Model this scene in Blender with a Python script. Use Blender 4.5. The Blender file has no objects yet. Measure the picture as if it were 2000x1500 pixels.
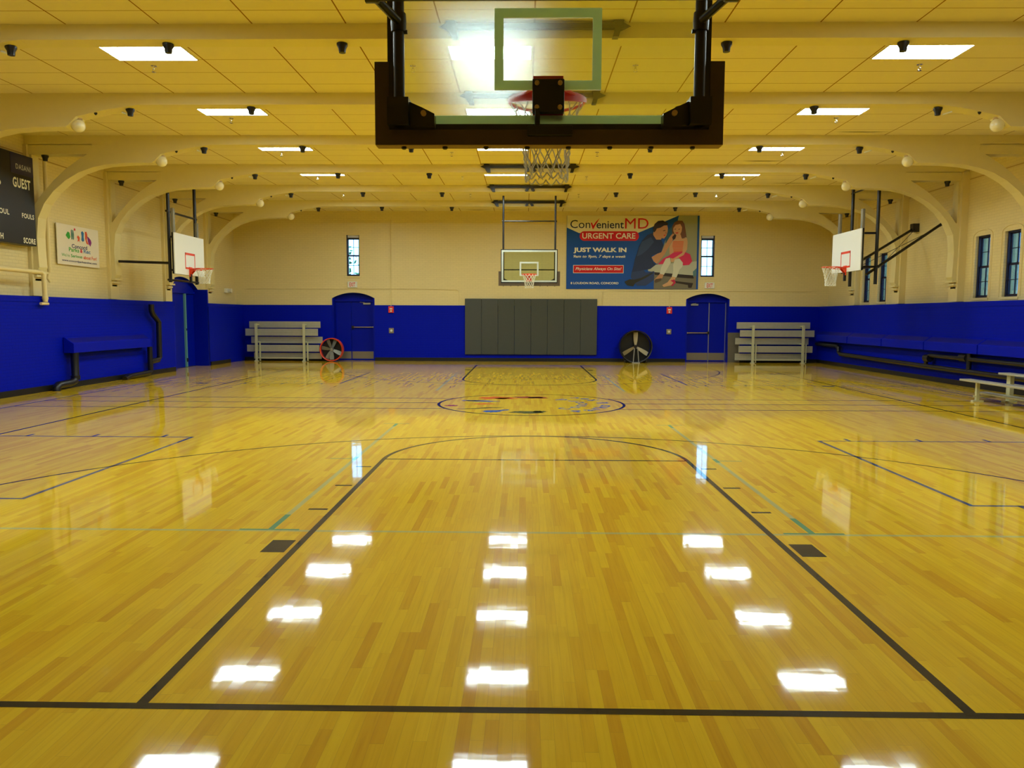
import bpy, bmesh, math, random
from mathutils import Vector, Matrix
PI = math.pi
random.seed(7)
S = bpy.context.scene
COL = S.collection
# ------------------------------------------------------------------ camera, sky, exposure
def setup_camera():
    f, p, y, r, cx, cy, h = 1489.65, 0.08861, -0.01668, 0.00352, -0.128, -3.1692, 1.7025
    fwd = Vector((math.sin(y)*math.cos(p), math.cos(y)*math.cos(p), -math.sin(p)))
    right = Vector((math.cos(y), -math.sin(y), 0)); up = right.cross(fwd)
    r2 = right*math.cos(r) + up*math.sin(r); u2 = up*math.cos(r) - right*math.sin(r)
    cd = bpy.data.cameras.new('camera'); co = bpy.data.objects.new('camera', cd); COL.objects.link(co)
    cd.sensor_width = 36.0; cd.lens = f*36.0/2000.0; cd.clip_start = 0.05; cd.clip_end = 300
    M = Matrix((( r2.x, u2.x, -fwd.x, cx), (r2.y, u2.y, -fwd.y, cy), (r2.z, u2.z, -fwd.z, h), (0, 0, 0, 1)))
    co.matrix_world = M; S.camera = co
setup_camera()
W = bpy.data.worlds.new('daylight'); S.world = W; W.use_nodes = True
bg = W.node_tree.nodes['Background']; bg.inputs[0].default_value = (0.32, 0.62, 1.0, 1); bg.inputs[1].default_value = 5.0
S.view_settings.view_transform = 'Standard'; S.view_settings.look = 'None'
S.view_settings.exposure = 0.0; S.view_settings.gamma = 1.0; S.view_settings.use_curve_mapping = False
S.cycles.use_denoising = True
LAMP = 36.5                                   # radiance of the ceiling panels
LAMP_COL = (0.82, 1.0, 1.04)
# ------------------------------------------------------------------ materials
def new_mat(name):
    m = bpy.data.materials.new(name); m.use_nodes = True
    return m, m.node_tree.nodes, m.node_tree.links, m.node_tree.nodes['Principled BSDF']
def mat(name, c, rough=0.5, metal=0.0, spec=0.5, coat=0.0, emit=None, noise=0.0, nscale=30.0):
    m, N, L, B = new_mat(name)
    B.inputs['Base Color'].default_value = (*c, 1); B.inputs['Roughness'].default_value = rough
    B.inputs['Metallic'].default_value = metal; B.inputs['Specular IOR Level'].default_value = spec
    if coat: B.inputs['Coat Weight'].default_value = coat; B.inputs['Coat Roughness'].default_value = 0.08
    if emit: B.inputs['Emission Color'].default_value = (*emit[0], 1); B.inputs['Emission Strength'].default_value = emit[1]
    if noise:
        t = N.new('ShaderNodeTexCoord'); n = N.new('ShaderNodeTexNoise'); n.inputs['Scale'].default_value = nscale; n.inputs['Detail'].default_value = 4
        x = N.new('ShaderNodeMix'); x.data_type = 'RGBA'
        x.inputs['A'].default_value = (*[v*(1-noise) for v in c], 1); x.inputs['B'].default_value = (*[min(1, v*(1+noise)) for v in c], 1)
        L.new(t.outputs['Object'], n.inputs['Vector']); L.new(n.outputs['Fac'], x.inputs['Factor']); L.new(x.outputs['Result'], B.inputs['Base Color'])
    return m
def math_node(N, L, op, a, b=None):
    n = N.new('ShaderNodeMath'); n.operation = op
    for i, v in enumerate((a, b)):
        if v is None: continue
        if isinstance(v, (int, float)): n.inputs[i].default_value = v
        else: L.new(v, n.inputs[i])
    return n.outputs[0]
def brick_mat(name, c, horizontal, rough=0.45, mortar=0.88, spec=0.4, strength=0.35):
    m, N, L, B = new_mat(name)
    t = N.new('ShaderNodeTexCoord'); s = N.new('ShaderNodeSeparateXYZ'); L.new(t.outputs['Object'], s.inputs[0])
    cb = N.new('ShaderNodeCombineXYZ'); L.new(s.outputs[horizontal], cb.inputs[0]); L.new(s.outputs[2], cb.inputs[1])
    b = N.new('ShaderNodeTexBrick'); L.new(cb.outputs[0], b.inputs['Vector'])
    b.inputs['Scale'].default_value = 1; b.inputs['Brick Width'].default_value = 0.21; b.inputs['Row Height'].default_value = 0.07
    b.inputs['Mortar Size'].default_value = 0.006; b.inputs['Mortar Smooth'].default_value = 0.3
    b.inputs['Color1'].default_value = (*c, 1); b.inputs['Color2'].default_value = (*[v*0.97 for v in c], 1); b.inputs['Mortar'].default_value = (*[v*mortar for v in c], 1)
    L.new(b.outputs['Color'], B.inputs['Base Color'])
    n = N.new('ShaderNodeTexNoise'); n.inputs['Scale'].default_value = 60; L.new(t.outputs['Object'], n.inputs['Vector'])
    h = math_node(N, L, 'ADD', math_node(N, L, 'MULTIPLY', b.outputs['Fac'], -1.0), math_node(N, L, 'MULTIPLY', n.outputs['Fac'], 0.3))
    bp = N.new('ShaderNodeBump'); bp.inputs['Strength'].default_value = strength; bp.inputs['Distance'].default_value = 0.006
    L.new(h, bp.inputs['Height']); L.new(bp.outputs[0], B.inputs['Normal'])
    B.inputs['Roughness'].default_value = rough; B.inputs['Specular IOR Level'].default_value = spec
    return m
def ceiling_mat():
    m, N, L, B = new_mat('ceiling_tiles')
    u = N.new('ShaderNodeUVMap'); s = N.new('ShaderNodeSeparateXYZ'); L.new(u.outputs[0], s.inputs[0])
    def line(o, w):
        fr = math_node(N, L, 'FRACT', o); d = math_node(N, L, 'MINIMUM', fr, math_node(N, L, 'SUBTRACT', 1.0, fr))
        return math_node(N, L, 'LESS_THAN', d, w)
    g1 = line(s.outputs[0], 0.0075); g2 = line(s.outputs[1], 0.011)
    n = N.new('ShaderNodeTexNoise'); n.inputs['Scale'].default_value = 9; L.new(u.outputs[0], n.inputs['Vector'])
    x = N.new('ShaderNodeMix'); x.data_type = 'RGBA'; x.inputs['A'].default_value = (*[v*0.95 for v in CEIL_C], 1); x.inputs['B'].default_value = (*CEIL_C, 1)
    L.new(n.outputs['Fac'], x.inputs['Factor'])
    k = N.new('ShaderNodeMix'); k.data_type = 'RGBA'; k.inputs['B'].default_value = (0.30, 0.14, 0.02, 1)
    L.new(math_node(N, L, 'MAXIMUM', g1, math_node(N, L, 'MULTIPLY', g2, 0.9)), k.inputs['Factor']); L.new(x.outputs['Result'], k.inputs['A'])
    L.new(k.outputs['Result'], B.inputs['Base Color']); B.inputs['Roughness'].default_value = 0.9; B.inputs['Specular IOR Level'].default_value = 0.1
    return m
def floor_mat(name, paint=None, mixing=1.0):
    """Maple strips running along y under gloss varnish; paint: a colour laid over the strips under the same varnish."""
    m, N, L, B = new_mat(name)
    t = N.new('ShaderNodeTexCoord'); s = N.new('ShaderNodeSeparateXYZ'); L.new(t.outputs['Object'], s.inputs[0])
    strip = math_node(N, L, 'FLOOR', math_node(N, L, 'DIVIDE', s.outputs[0], 0.057))
    w1 = N.new('ShaderNodeTexWhiteNoise'); w1.noise_dimensions = '1D'; L.new(strip, w1.inputs['W'])
    ln = math_node(N, L, 'ADD', 0.55, math_node(N, L, 'MULTIPLY', w1.outputs['Value'], 0.6))
    yo = math_node(N, L, 'ADD', s.outputs[1], math_node(N, L, 'MULTIPLY', w1.outputs['Value'], 37.0))
    yi = math_node(N, L, 'DIVIDE', yo, ln); board = math_node(N, L, 'FLOOR', yi)
    cb = N.new('ShaderNodeCombineXYZ'); L.new(strip, cb.inputs[0]); L.new(board, cb.inputs[1])
    w2 = N.new('ShaderNodeTexWhiteNoise'); w2.noise_dimensions = '3D'; L.new(cb.outputs[0], w2.inputs['Vector'])
    ramp = N.new('ShaderNodeValToRGB'); r = ramp.color_ramp
    r.elements[0].position = 0.0; r.elements[0].color = (*WOOD[0], 1); r.elements[1].position = 1.0; r.elements[1].color = (*WOOD[3], 1)
    e = r.elements.new(0.22); e.color = (*WOOD[1], 1); e = r.elements.new(0.6); e.color = (*WOOD[2], 1)
    L.new(w2.outputs['Value'], ramp.inputs[0])
    # grain: streaks along the strip, different in each board
    gv = N.new('ShaderNodeCombineXYZ'); L.new(math_node(N, L, 'MULTIPLY', s.outputs[0], 55.0), gv.inputs[0])
    L.new(math_node(N, L, 'ADD', math_node(N, L, 'MULTIPLY', s.outputs[1], 2.2), math_node(N, L, 'MULTIPLY', w2.outputs['Value'], 50.0)), gv.inputs[1])
    gn = N.new('ShaderNodeTexNoise'); gn.inputs['Scale'].default_value = 1.0; gn.inputs['Detail'].default_value = 5; L.new(gv.outputs[0], gn.inputs['Vector'])
    g = N.new('ShaderNodeMix'); g.data_type = 'RGBA'; g.blend_type = 'MULTIPLY'; g.inputs['B'].default_value = (0.80, 0.70, 0.45, 1)
    mr = N.new('ShaderNodeMapRange'); mr.inputs['From Min'].default_value = 0.45; mr.inputs['From Max'].default_value = 0.8; mr.inputs['To Max'].default_value = 0.6
    L.new(gn.outputs['Fac'], mr.inputs[0]); L.new(mr.outputs[0], g.inputs['Factor']); L.new(ramp.outputs[0], g.inputs['A'])
    # thin joints between strips and board ends
    def edge(o, w):
        fr = math_node(N, L, 'FRACT', o); d = math_node(N, L, 'MINIMUM', fr, math_node(N, L, 'SUBTRACT', 1.0, fr))
        return math_node(N, L, 'LESS_THAN', d, w)
    jt = math_node(N, L, 'MAXIMUM', edge(math_node(N, L, 'DIVIDE', s.outputs[0], 0.057), 0.012), edge(yi, 0.0012))
    j = N.new('ShaderNodeMix'); j.data_type = 'RGBA'; j.inputs['B'].default_value = (0.30, 0.14, 0.02, 1)
    L.new(math_node(N, L, 'MULTIPLY', jt, 0.35), j.inputs['Factor']); L.new(g.outputs['Result'], j.inputs['A'])
    out = j.outputs['Result']
    if paint:
        pm = N.new('ShaderNodeMix'); pm.data_type = 'RGBA'; pm.inputs['Factor'].default_value = mixing; pm.inputs['B'].default_value = (*paint, 1)
        L.new(out, pm.inputs['A']); out = pm.outputs['Result']
    L.new(out, B.inputs['Base Color'])
    # each board sits a hair out of level and the varnish is slightly wavy: the reflections of the lamps break up
    nz = N.new('ShaderNodeTexNoise'); nz.inputs['Scale'].default_value = 1.0; nz.inputs['Detail'].default_value = 3
    nv = N.new('ShaderNodeCombineXYZ'); L.new(math_node(N, L, 'MULTIPLY', s.outputs[0], 3.0), nv.inputs[0]); L.new(math_node(N, L, 'MULTIPLY', s.outputs[1], 22.0), nv.inputs[1])
    L.new(nv.outputs[0], nz.inputs['Vector'])
    sc = N.new('ShaderNodeSeparateColor'); L.new(w2.outputs['Color'], sc.inputs[0])
    sn = N.new('ShaderNodeSeparateColor'); L.new(nz.outputs['Color'], sn.inputs[0])
    def tilt(a, b, ka, kb):
        return math_node(N, L, 'ADD', math_node(N, L, 'MULTIPLY', math_node(N, L, 'SUBTRACT', a, 0.5), ka), math_node(N, L, 'MULTIPLY', math_node(N, L, 'SUBTRACT', b, 0.5), kb))
    nc = N.new('ShaderNodeCombineXYZ'); nc.inputs[2].default_value = 1.0
    L.new(tilt(sc.outputs[1], sn.outputs[0], 0.003, 0.003), nc.inputs[0]); L.new(tilt(sc.outputs[2], sn.outputs[1], 0.0022, 0.012), nc.inputs[1])
    vn = N.new('ShaderNodeVectorMath'); vn.operation = 'NORMALIZE'; L.new(nc.outputs[0], vn.inputs[0])
    L.new(vn.outputs[0], B.inputs['Normal']); L.new(vn.outputs[0], B.inputs['Coat Normal'])
    B.inputs['Roughness'].default_value = 0.45; B.inputs['Specular IOR Level'].default_value = 0.03
    B.inputs['Coat Weight'].default_value = 1.0; B.inputs['Coat Roughness'].default_value = 0.045; B.inputs['Coat IOR'].default_value = 1.29
    return m
def glass_mat(name, tint, dust=0.0, rough=0.3, refl=0.06):
    m, N, L, B = new_mat(name); N.remove(B); out = N['Material Output']
    tr = N.new('ShaderNodeBsdfTransparent'); tr.inputs[0].default_value = (*tint, 1)
    gl = N.new('ShaderNodeBsdfGlossy'); gl.inputs['Roughness'].default_value = 0.02
    fr = N.new('ShaderNodeFresnel'); fr.inputs[0].default_value = 1.45
    mx = N.new('ShaderNodeMixShader'); L.new(math_node(N, L, 'MULTIPLY', fr.outputs[0], refl/0.04*0.5), mx.inputs[0]); L.new(tr.outputs[0], mx.inputs[1]); L.new(gl.outputs[0], mx.inputs[2])
    last = mx
    if dust:
        rf = N.new('ShaderNodeBsdfRefraction'); rf.inputs['IOR'].default_value = 1.12; rf.inputs['Roughness'].default_value = rough; rf.inputs['Color'].default_value = (*tint, 1)
        m2 = N.new('ShaderNodeMixShader'); m2.inputs[0].default_value = dust; L.new(mx.outputs[0], m2.inputs[1]); L.new(rf.outputs[0], m2.inputs[2]); last = m2
    L.new(last.outputs[0], out.inputs['Surface'])
    return m
def lucent(name, c, k=0.85):
    m, N, L, B = new_mat(name); t = N.new('ShaderNodeBsdfTranslucent'); t.inputs[0].default_value = (*c, 1); x = N.new('ShaderNodeMixShader'); x.inputs[0].default_value = k
    B.inputs['Base Color'].default_value = (*c, 1); B.inputs['Roughness'].default_value = 0.4; L.new(B.outputs[0], x.inputs[1]); L.new(t.outputs[0], x.inputs[2]); L.new(x.outputs[0], N['Material Output'].inputs['Surface'])
    return m
CEIL_C = (0.86, 0.75, 0.52); CREAM = (0.80, 0.66, 0.31); BLUE = (0.0005, 0.008, 0.46)
WOOD = [(0.72, 0.40, 0.005), (0.80, 0.495, 0.007), (0.84, 0.55, 0.009), (0.88, 0.60, 0.013)]
M = {}
M['ceil'] = ceiling_mat()
M['beam'] = mat('beam_paint', (0.80, 0.69, 0.34), 0.5, noise=0.03, nscale=6)
M['cream_x'] = brick_mat('cream_brick_side', CREAM, 1); M['cream_y'] = brick_mat('cream_brick_end', CREAM, 0)
M['blue_x'] = brick_mat('blue_brick_side', BLUE, 1, rough=0.5, mortar=0.8, spec=0.08); M['blue_y'] = brick_mat('blue_brick_end', BLUE, 0, rough=0.5, mortar=0.8, spec=0.08)
M['cream'] = mat('cream_paint', CREAM, 0.5); M['blue'] = mat('blue_paint', BLUE, 0.4, spec=0.12, noise=0.06, nscale=4)
M['bluedoor'] = mat('blue_door_paint', (0.0005, 0.008, 0.38), 0.35, spec=0.15)
M['wood'] = floor_mat('maple_floor'); M['p_black'] = floor_mat('black_court_paint', (0.006, 0.004, 0.002), 1.0)
M['p_thin'] = floor_mat('thin_dark_paint', (0.03, 0.015, 0.005), 0.93)
M['p_blue'] = floor_mat('blue_court_paint', (0.01, 0.045, 0.20), 0.95); M['p_teal'] = floor_mat('teal_court_paint', (0.02, 0.30, 0.19), 0.9)
M['p_pale'] = floor_mat('worn_teal_paint', (0.30, 0.50, 0.32), 0.55); M['p_orange'] = floor_mat('orange_court_paint', (0.90, 0.13, 0.005), 1.0)
M['p_red'] = floor_mat('red_court_paint', (0.50, 0.04, 0.03), 1.0); M['p_green'] = floor_mat('green_court_paint', (0.03, 0.06, 0.012), 0.95); M['p_azure'] = floor_mat('azure_court_paint', (0.01, 0.10, 0.55), 1.0)
M['black'] = mat('black_paint', (0.008, 0.007, 0.006), 0.4); M['blackmetal'] = mat('black_steel', (0.012, 0.010, 0.009), 0.3, spec=0.5)
M['base'] = mat('black_rubber_base', (0.006, 0.006, 0.007), 0.4)
M['padlit'] = mat('floor_lit_pad_underside', (0.30, 0.19, 0.075), 0.7); M['pad'] = mat('brown_foam_pad', (0.085, 0.056, 0.028), 0.7, noise=0.1); M['matpad'] = mat('gray_vinyl_mat', (0.055, 0.062, 0.052), 0.5, noise=0.06, nscale=8)  # pad underside coloured lighter, for light bounced off the floor
M['steel'] = mat('galvanised_steel', (0.42, 0.42, 0.36), 0.4, 0.7); M['alu'] = mat('aluminium_plank', (0.55, 0.55, 0.44), 0.42, 0.55, noise=0.08, nscale=12)
M['aluleg'] = mat('aluminium_frame', (0.66, 0.66, 0.42), 0.45, 0.35)
M['chrome'] = mat('chrome', (0.75, 0.75, 0.72), 0.15, 1.0)
M['white'] = mat('white_paint', (0.80, 0.80, 0.72), 0.35); M['board'] = mat('white_backboard', (0.82, 0.82, 0.74), 0.4)
M['orange'] = mat('orange_paint', (0.80, 0.06, 0.008), 0.35); M['red'] = mat('red_paint', (0.80, 0.03, 0.02), 0.35)
M['net'] = mat('white_net_cord', (0.78, 0.76, 0.62), 0.8)
M['glassback'] = lucent('green_glass_backing', (0.82, 0.98, 0.76)); M['glassfront'] = lucent('white_glass_front', (0.96, 0.98, 0.94), 0.85); M['glassmark'] = lucent('white_glass_marking', (0.86, 0.90, 0.82), 0.45)
M['lamp'] = mat('lit_diffuser', (0.9, 0.9, 0.9), 0.5, emit=(LAMP_COL, LAMP)); M['lampframe'] = mat('white_lamp_frame', (0.75, 0.72, 0.6), 0.5)
M['globe'] = mat('opal_globe', (0.86, 0.78, 0.50), 0.25, coat=0.5)
M['glass'] = glass_mat('window_glass', (0.86, 0.95, 1.0)); M['hoopglass'] = glass_mat('dusty_tempered_glass', (0.94, 0.985, 0.95), dust=0.11, rough=0.62)
M['farglass'] = glass_mat('clear_tempered_glass', (0.86, 0.93, 0.84))
M['winframe'] = mat('dark_window_frame', (0.012, 0.010, 0.035), 0.4); M['shade'] = mat('white_window_head', (0.75, 0.75, 0.8), 0.6)
M['tealstrip'] = mat('teal_door_strip', (0.16, 0.42, 0.36), 0.3, 0.2); M['kick'] = mat('steel_kick_plate', (0.30, 0.26, 0.19), 0.4, 0.6)
M['scorebk'] = mat('scoreboard_black', (0.004, 0.004, 0.005), 0.35); M['scorenavy'] = mat('scoreboard_navy', (0.008, 0.008, 0.06), 0.35)
M['cloth'] = mat('white_banner_vinyl', (0.80, 0.72, 0.55), 0.6); M['bannercream'] = mat('print_cream', (0.80, 0.72, 0.46), 0.55)
M['pipeblk'] = mat('black_pipe', (0.006, 0.006, 0.010), 0.35)
M['tan'] = mat('tan_blade', (0.50, 0.42, 0.25), 0.4, 0.2); M['silver'] = mat('silver_blade', (0.26, 0.27, 0.23), 0.5, 0.2)
M['panel'] = mat('grey_metal_sheet', (0.17, 0.145, 0.095), 0.45, 0.3, noise=0.1, nscale=5)
M['dark'] = mat('dark_slot', (0.05, 0.022, 0.004), 0.9); M['brown'] = mat('brown_canopy', (0.50, 0.33, 0.12), 0.5)
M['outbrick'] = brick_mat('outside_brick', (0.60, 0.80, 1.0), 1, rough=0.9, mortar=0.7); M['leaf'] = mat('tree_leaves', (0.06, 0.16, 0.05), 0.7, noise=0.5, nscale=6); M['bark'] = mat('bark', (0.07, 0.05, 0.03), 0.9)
PR = {}
def pr(name, c):
    if name not in PR: PR[name] = mat('print_' + name, c, 0.5, spec=0.3)
    return PR[name]
# ------------------------------------------------------------------ mesh builder
ORIGIN = {}
class MB:
    def __init__(s): s.v = []; s.f = []; s.m = []; s.sm = []; s.mats = []; s.uv = {}
    def mi(s, m):
        m = M[m] if isinstance(m, str) else m
        if m not in s.mats: s.mats.append(m)
        return s.mats.index(m)
    def add(s, vs, fs, m, smooth=False):
        o = len(s.v); k = s.mi(m); s.v += [tuple(v) for v in vs]
        for f in fs: s.f.append(tuple(i + o for i in f)); s.m.append(k); s.sm.append(smooth)
        return s
    def box(s, x0, x1, y0, y1, z0, z1, m, mx=None):
        vs = [(x, y, z) for z in (z0, z1) for y in (y0, y1) for x in (x0, x1)]
        if mx is not None: vs = [mx @ Vector(v) for v in vs]
        return s.add(vs, [(0, 2, 3, 1), (4, 5, 7, 6), (0, 1, 5, 4), (2, 6, 7, 3), (0, 4, 6, 2), (1, 3, 7, 5)], m)
    def tube(s, pts, r, m, n=10, closed=False, cap=True, radii=None):
        pts = [Vector(p) for p in pts]; k = len(pts); rings = []; prev = None
        for i, p in enumerate(pts):
            if closed: d = pts[(i+1) % k] - pts[i-1]
            else: d = pts[min(i+1, k-1)] - pts[max(i-1, 0)]
            d.normalize()
            if prev is None: a = d.orthogonal().normalized()
            else:
                a = prev - d*prev.dot(d)
                a = a.normalized() if a.length > 1e-6 else d.orthogonal().normalized()
            prev = a; b = d.cross(a); rr = radii[i] if radii else r
            rings.append([p + (a*math.cos(2*PI*j/n) + b*math.sin(2*PI*j/n))*rr for j in range(n)])
        vs = [v for q in rings for v in q]; fs = []
        for i in range(k if closed else k-1):
            i2 = (i+1) % k
            for j in range(n): fs.append((i*n+j, i*n+(j+1) % n, i2*n+(j+1) % n, i2*n+j))
        if cap and not closed: fs.append(tuple(range(n-1, -1, -1))); fs.append(tuple((k-1)*n+j for j in range(n)))
        return s.add(vs, fs, m, True)
    def lathe(s, prof, c, m, n=20, axis='z'):
        c = Vector(c); vs = []; fs = []; k = len(prof)
        for (r, h) in prof:
            for j in range(n):
                a = 2*PI*j/n; u, w = r*math.cos(a), r*math.sin(a)
                vs.append(c + Vector({'z': (u, w, h), 'y': (u, h, w), 'x': (h, u, w)}[axis]))
        for i in range(k-1):
            for j in range(n): fs.append((i*n+j, i*n+(j+1) % n, (i+1)*n+(j+1) % n, (i+1)*n+j))
        fs.append(tuple(range(n))); fs.append(tuple((k-1)*n+j for j in range(n)))
        return s.add(vs, fs, m, True)
    def prism(s, poly, axis, a0, a1, m):
        """extrude a 2-D polygon: axis 'x' takes (y,z), 'y' takes (x,z), 'z' takes (x,y)"""
        def P(p, a): return {'x': (a, p[0], p[1]), 'y': (p[0], a, p[1]), 'z': (p[0], p[1], a)}[axis]
        n = len(poly); vs = [P(p, a0) for p in poly] + [P(p, a1) for p in poly]
        return s.add(vs, [tuple(range(n-1, -1, -1)), tuple(range(n, 2*n))] + [(i, (i+1) % n, n+(i+1) % n, n+i) for i in range(n)], m)
    def poly(s, pts, m): return s.add(pts, [tuple(range(len(pts)))], m)
    def text(s, txt, mx, m, box=None, bold=0.0, shear=0.0, spacing=1.0):
        """flat lettering; box=(x0,x1,y0,y1) fits it into that rectangle of the plane given by mx"""
        cu = bpy.data.curves.new('txt', 'FONT'); cu.body = txt; cu.size = 1; cu.offset = bold; cu.shear = shear; cu.space_character = spacing; cu.resolution_u = 3
        o = bpy.data.objects.new('txt', cu); me = bpy.data.meshes.new_from_object(o)
        vs = [v.co.copy() for v in me.vertices]; fs = [tuple(p.vertices) for p in me.polygons]
        bpy.data.objects.remove(o); bpy.data.curves.remove(cu); bpy.data.meshes.remove(me)
        if not vs: return s
        if box:
            ax, bx = min(v.x for v in vs), max(v.x for v in vs); ay, by = min(v.y for v in vs), max(v.y for v in vs)
            sx = (box[1]-box[0])/max(bx-ax, 1e-6); sy = (box[3]-box[2])/max(by-ay, 1e-6)
            vs = [Vector((box[0]+(v.x-ax)*sx, box[2]+(v.y-ay)*sy, 0)) for v in vs]
        return s.add([mx @ v for v in vs], fs, m)
    def build(s, name, parent=None, bevel=0.0, recalc=True):
        o0 = ORIGIN.get(parent.name, Vector((0, 0, 0))) if parent else Vector((0, 0, 0))
        me = bpy.data.meshes.new(name); me.from_pydata([tuple(Vector(v)-o0) for v in s.v], [], s.f)
        for m in s.mats: me.materials.append(m)
        me.polygons.foreach_set('material_index', s.m); me.polygons.foreach_set('use_smooth', s.sm)
        if recalc:
            b = bmesh.new(); b.from_mesh(me); bmesh.ops.recalc_face_normals(b, faces=b.faces[:]); b.to_mesh(me); b.free()
        if any(s.sm): me.set_sharp_from_angle(angle=0.7)
        me.update(); o = bpy.data.objects.new(name, me); COL.objects.link(o)
        if parent: o.parent = parent; ORIGIN[o.name] = o0
        if bevel:
            bv = o.modifiers.new('edge', 'BEVEL'); bv.width = bevel; bv.segments = 2; bv.limit_method = 'ANGLE'
        return o
def tag(o, label=None, cat=None, group=None, kind=None):
    if label: o['label'] = label
    if cat: o['category'] = cat
    if group: o['group'] = group
    if kind: o['kind'] = kind
    return o
def thing(name, loc, label, cat, group=None):
    o = bpy.data.objects.new(name, None); COL.objects.link(o); o.location = loc; o.empty_display_size = 0.1
    ORIGIN[o.name] = Vector(loc)
    return tag(o, label, cat, group)
KIDS = {}
def copy_tree(root, loc, label, group=None, mirror=False):
    r = root.copy(); COL.objects.link(r); r.location = loc; tag(r, label, None, group)
    if mirror: r.rotation_euler = (0, 0, PI)
    for c in root.children:
        d = c.copy(); COL.objects.link(d); d.parent = r
        for g in c.children:
            e = g.copy(); COL.objects.link(e); e.parent = d
    return r
def struct(o, label=None, cat=None): o['kind'] = 'structure'; return tag(o, label, cat)
def fmat(): return Matrix.Identity(4)
ORD = ['first', 'second', 'third', 'fourth', 'fifth', 'sixth', 'seventh', 'eighth', 'ninth', 'tenth']
# ------------------------------------------------------------------ room shell
XL, XLW, XR, XRW = -11.1, -10.78, 11.2, 10.85      # side walls: upper face, wainscot face
YF, YB, H, WZ = 25.7, -6.0, 5.6, 2.10
BEAM0, BSP = 7.45, 3.12
BEAMS = [7.39, 10.57, 13.72, 16.90, 19.98, 23.05]
ROWS = [8.82, 12.02, 15.2, 18.42, 21.42]
def grid_wall(mb, axis, rect, holes, a0, a1, m):
    """rect (u0,u1,z0,z1) less rectangular holes, as solid blocks between planes a0 and a1 of the axis"""
    us = sorted({rect[0], rect[1], *[h[0] for h in holes], *[h[1] for h in holes]}); zs = sorted({rect[2], rect[3], *[h[2] for h in holes], *[h[3] for h in holes]})
    us = [u for u in us if rect[0] <= u <= rect[1]]; zs = [z for z in zs if rect[2] <= z <= rect[3]]
    for i in range(len(us)-1):
        run = None
        for j in range(len(zs)-1):
            cu, cz = (us[i]+us[i+1])/2, (zs[j]+zs[j+1])/2
            solid = not any(h[0] < cu < h[1] and h[2] < cz < h[3] for h in holes)
            if solid: run = (run[0], zs[j+1]) if run else (zs[j], zs[j+1])
            if run and (not solid or j == len(zs)-2):
                if axis == 'x': mb.box(a0, a1, us[i], us[i+1], run[0], run[1], m)
                else: mb.box(us[i], us[i+1], a0, a1, run[0], run[1], m)
                run = None
# floor and court markings (one varnished surface)
fl = MB(); fl.box(-11.6, 11.7, YB-0.4, YF+0.5, -0.12, 0.0, 'wood')
LZ = [0.0006]
def strip(x0, y0, x1, y1, w, m, dz=0.0):
    a, b = Vector((x0, y0, 0)), Vector((x1, y1, 0)); d = (b-a).normalized(); n = Vector((-d.y, d.x, 0))*w/2; z = Vector((0, 0, LZ[0]+dz))
    fl.poly([a-n+z, b-n+z, b+n+z, a+n+z], m)
def arc(cx, cy, r, a0, a1, w, m, n=64, dz=0.0):
    for i in range(n):
        t, u = a0+(a1-a0)*i/n, a0+(a1-a0)*(i+1)/n; z = LZ[0]+dz
        fl.poly([(cx+(r-w/2)*math.cos(t), cy+(r-w/2)*math.sin(t), z), (cx+(r+w/2)*math.cos(t), cy+(r+w/2)*math.sin(t), z), (cx+(r+w/2)*math.cos(u), cy+(r+w/2)*math.sin(u), z), (cx+(r-w/2)*math.cos(u), cy+(r-w/2)*math.sin(u), z)], m)
CL = 23.3
strip(-7.62, 0, 7.62, 0, 0.05, 'p_black'); strip(-7.62, CL, 7.62, CL, 0.05, 'p_black')
for sx in (-1, 1):
    strip(sx*7.62, 0, sx*7.62, CL, 0.05, 'p_black'); strip(sx*9.66, 3.0, sx*9.66, CL, 0.045, 'p_blue')
for e, sg in ((0.0, 1), (CL, -1)):
    for sx in (-1, 1):
        strip(sx*1.805, e, sx*1.805, e+sg*5.81, 0.052, 'p_black', 0.0002)
        for d in (3.41, 4.36, 5.32): strip(sx*1.86, e+sg*d, sx*2.03, e+sg*d, 0.05, 'p_black')
        strip(sx*1.86, e+sg*2.325, sx*2.035, e+sg*2.325, 0.30, 'p_black')
        strip(sx*6.02, e, sx*6.02, e+sg*1.6, 0.04, 'p_thin')
    strip(-1.8, e+sg*5.79, 1.8, e+sg*5.79, 0.045, 'p_black')
    arc(0, e+sg*5.79, 1.805, 0 if sg > 0 else PI, PI if sg > 0 else 2*PI, 0.052, 'p_black')
    arc(0, e+sg*1.6, 6.02, 0 if sg > 0 else PI, PI if sg > 0 else 2*PI, 0.042, 'p_thin', 96, 0.0003)
CY = 11.66
arc(0, CY, 1.80, 0, 2*PI, 0.055, 'p_black', 96, 0.0003)
for y in (CY-0.86, CY+0.06, CY+0.88): strip(-9.66, y, -1.83 if abs(y-CY) < 0.5 else -1.6, y, 0.05, 'p_thin'); strip(1.83 if abs(y-CY) < 0.5 else 1.6, y, 9.66, y, 0.05, 'p_thin')
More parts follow.
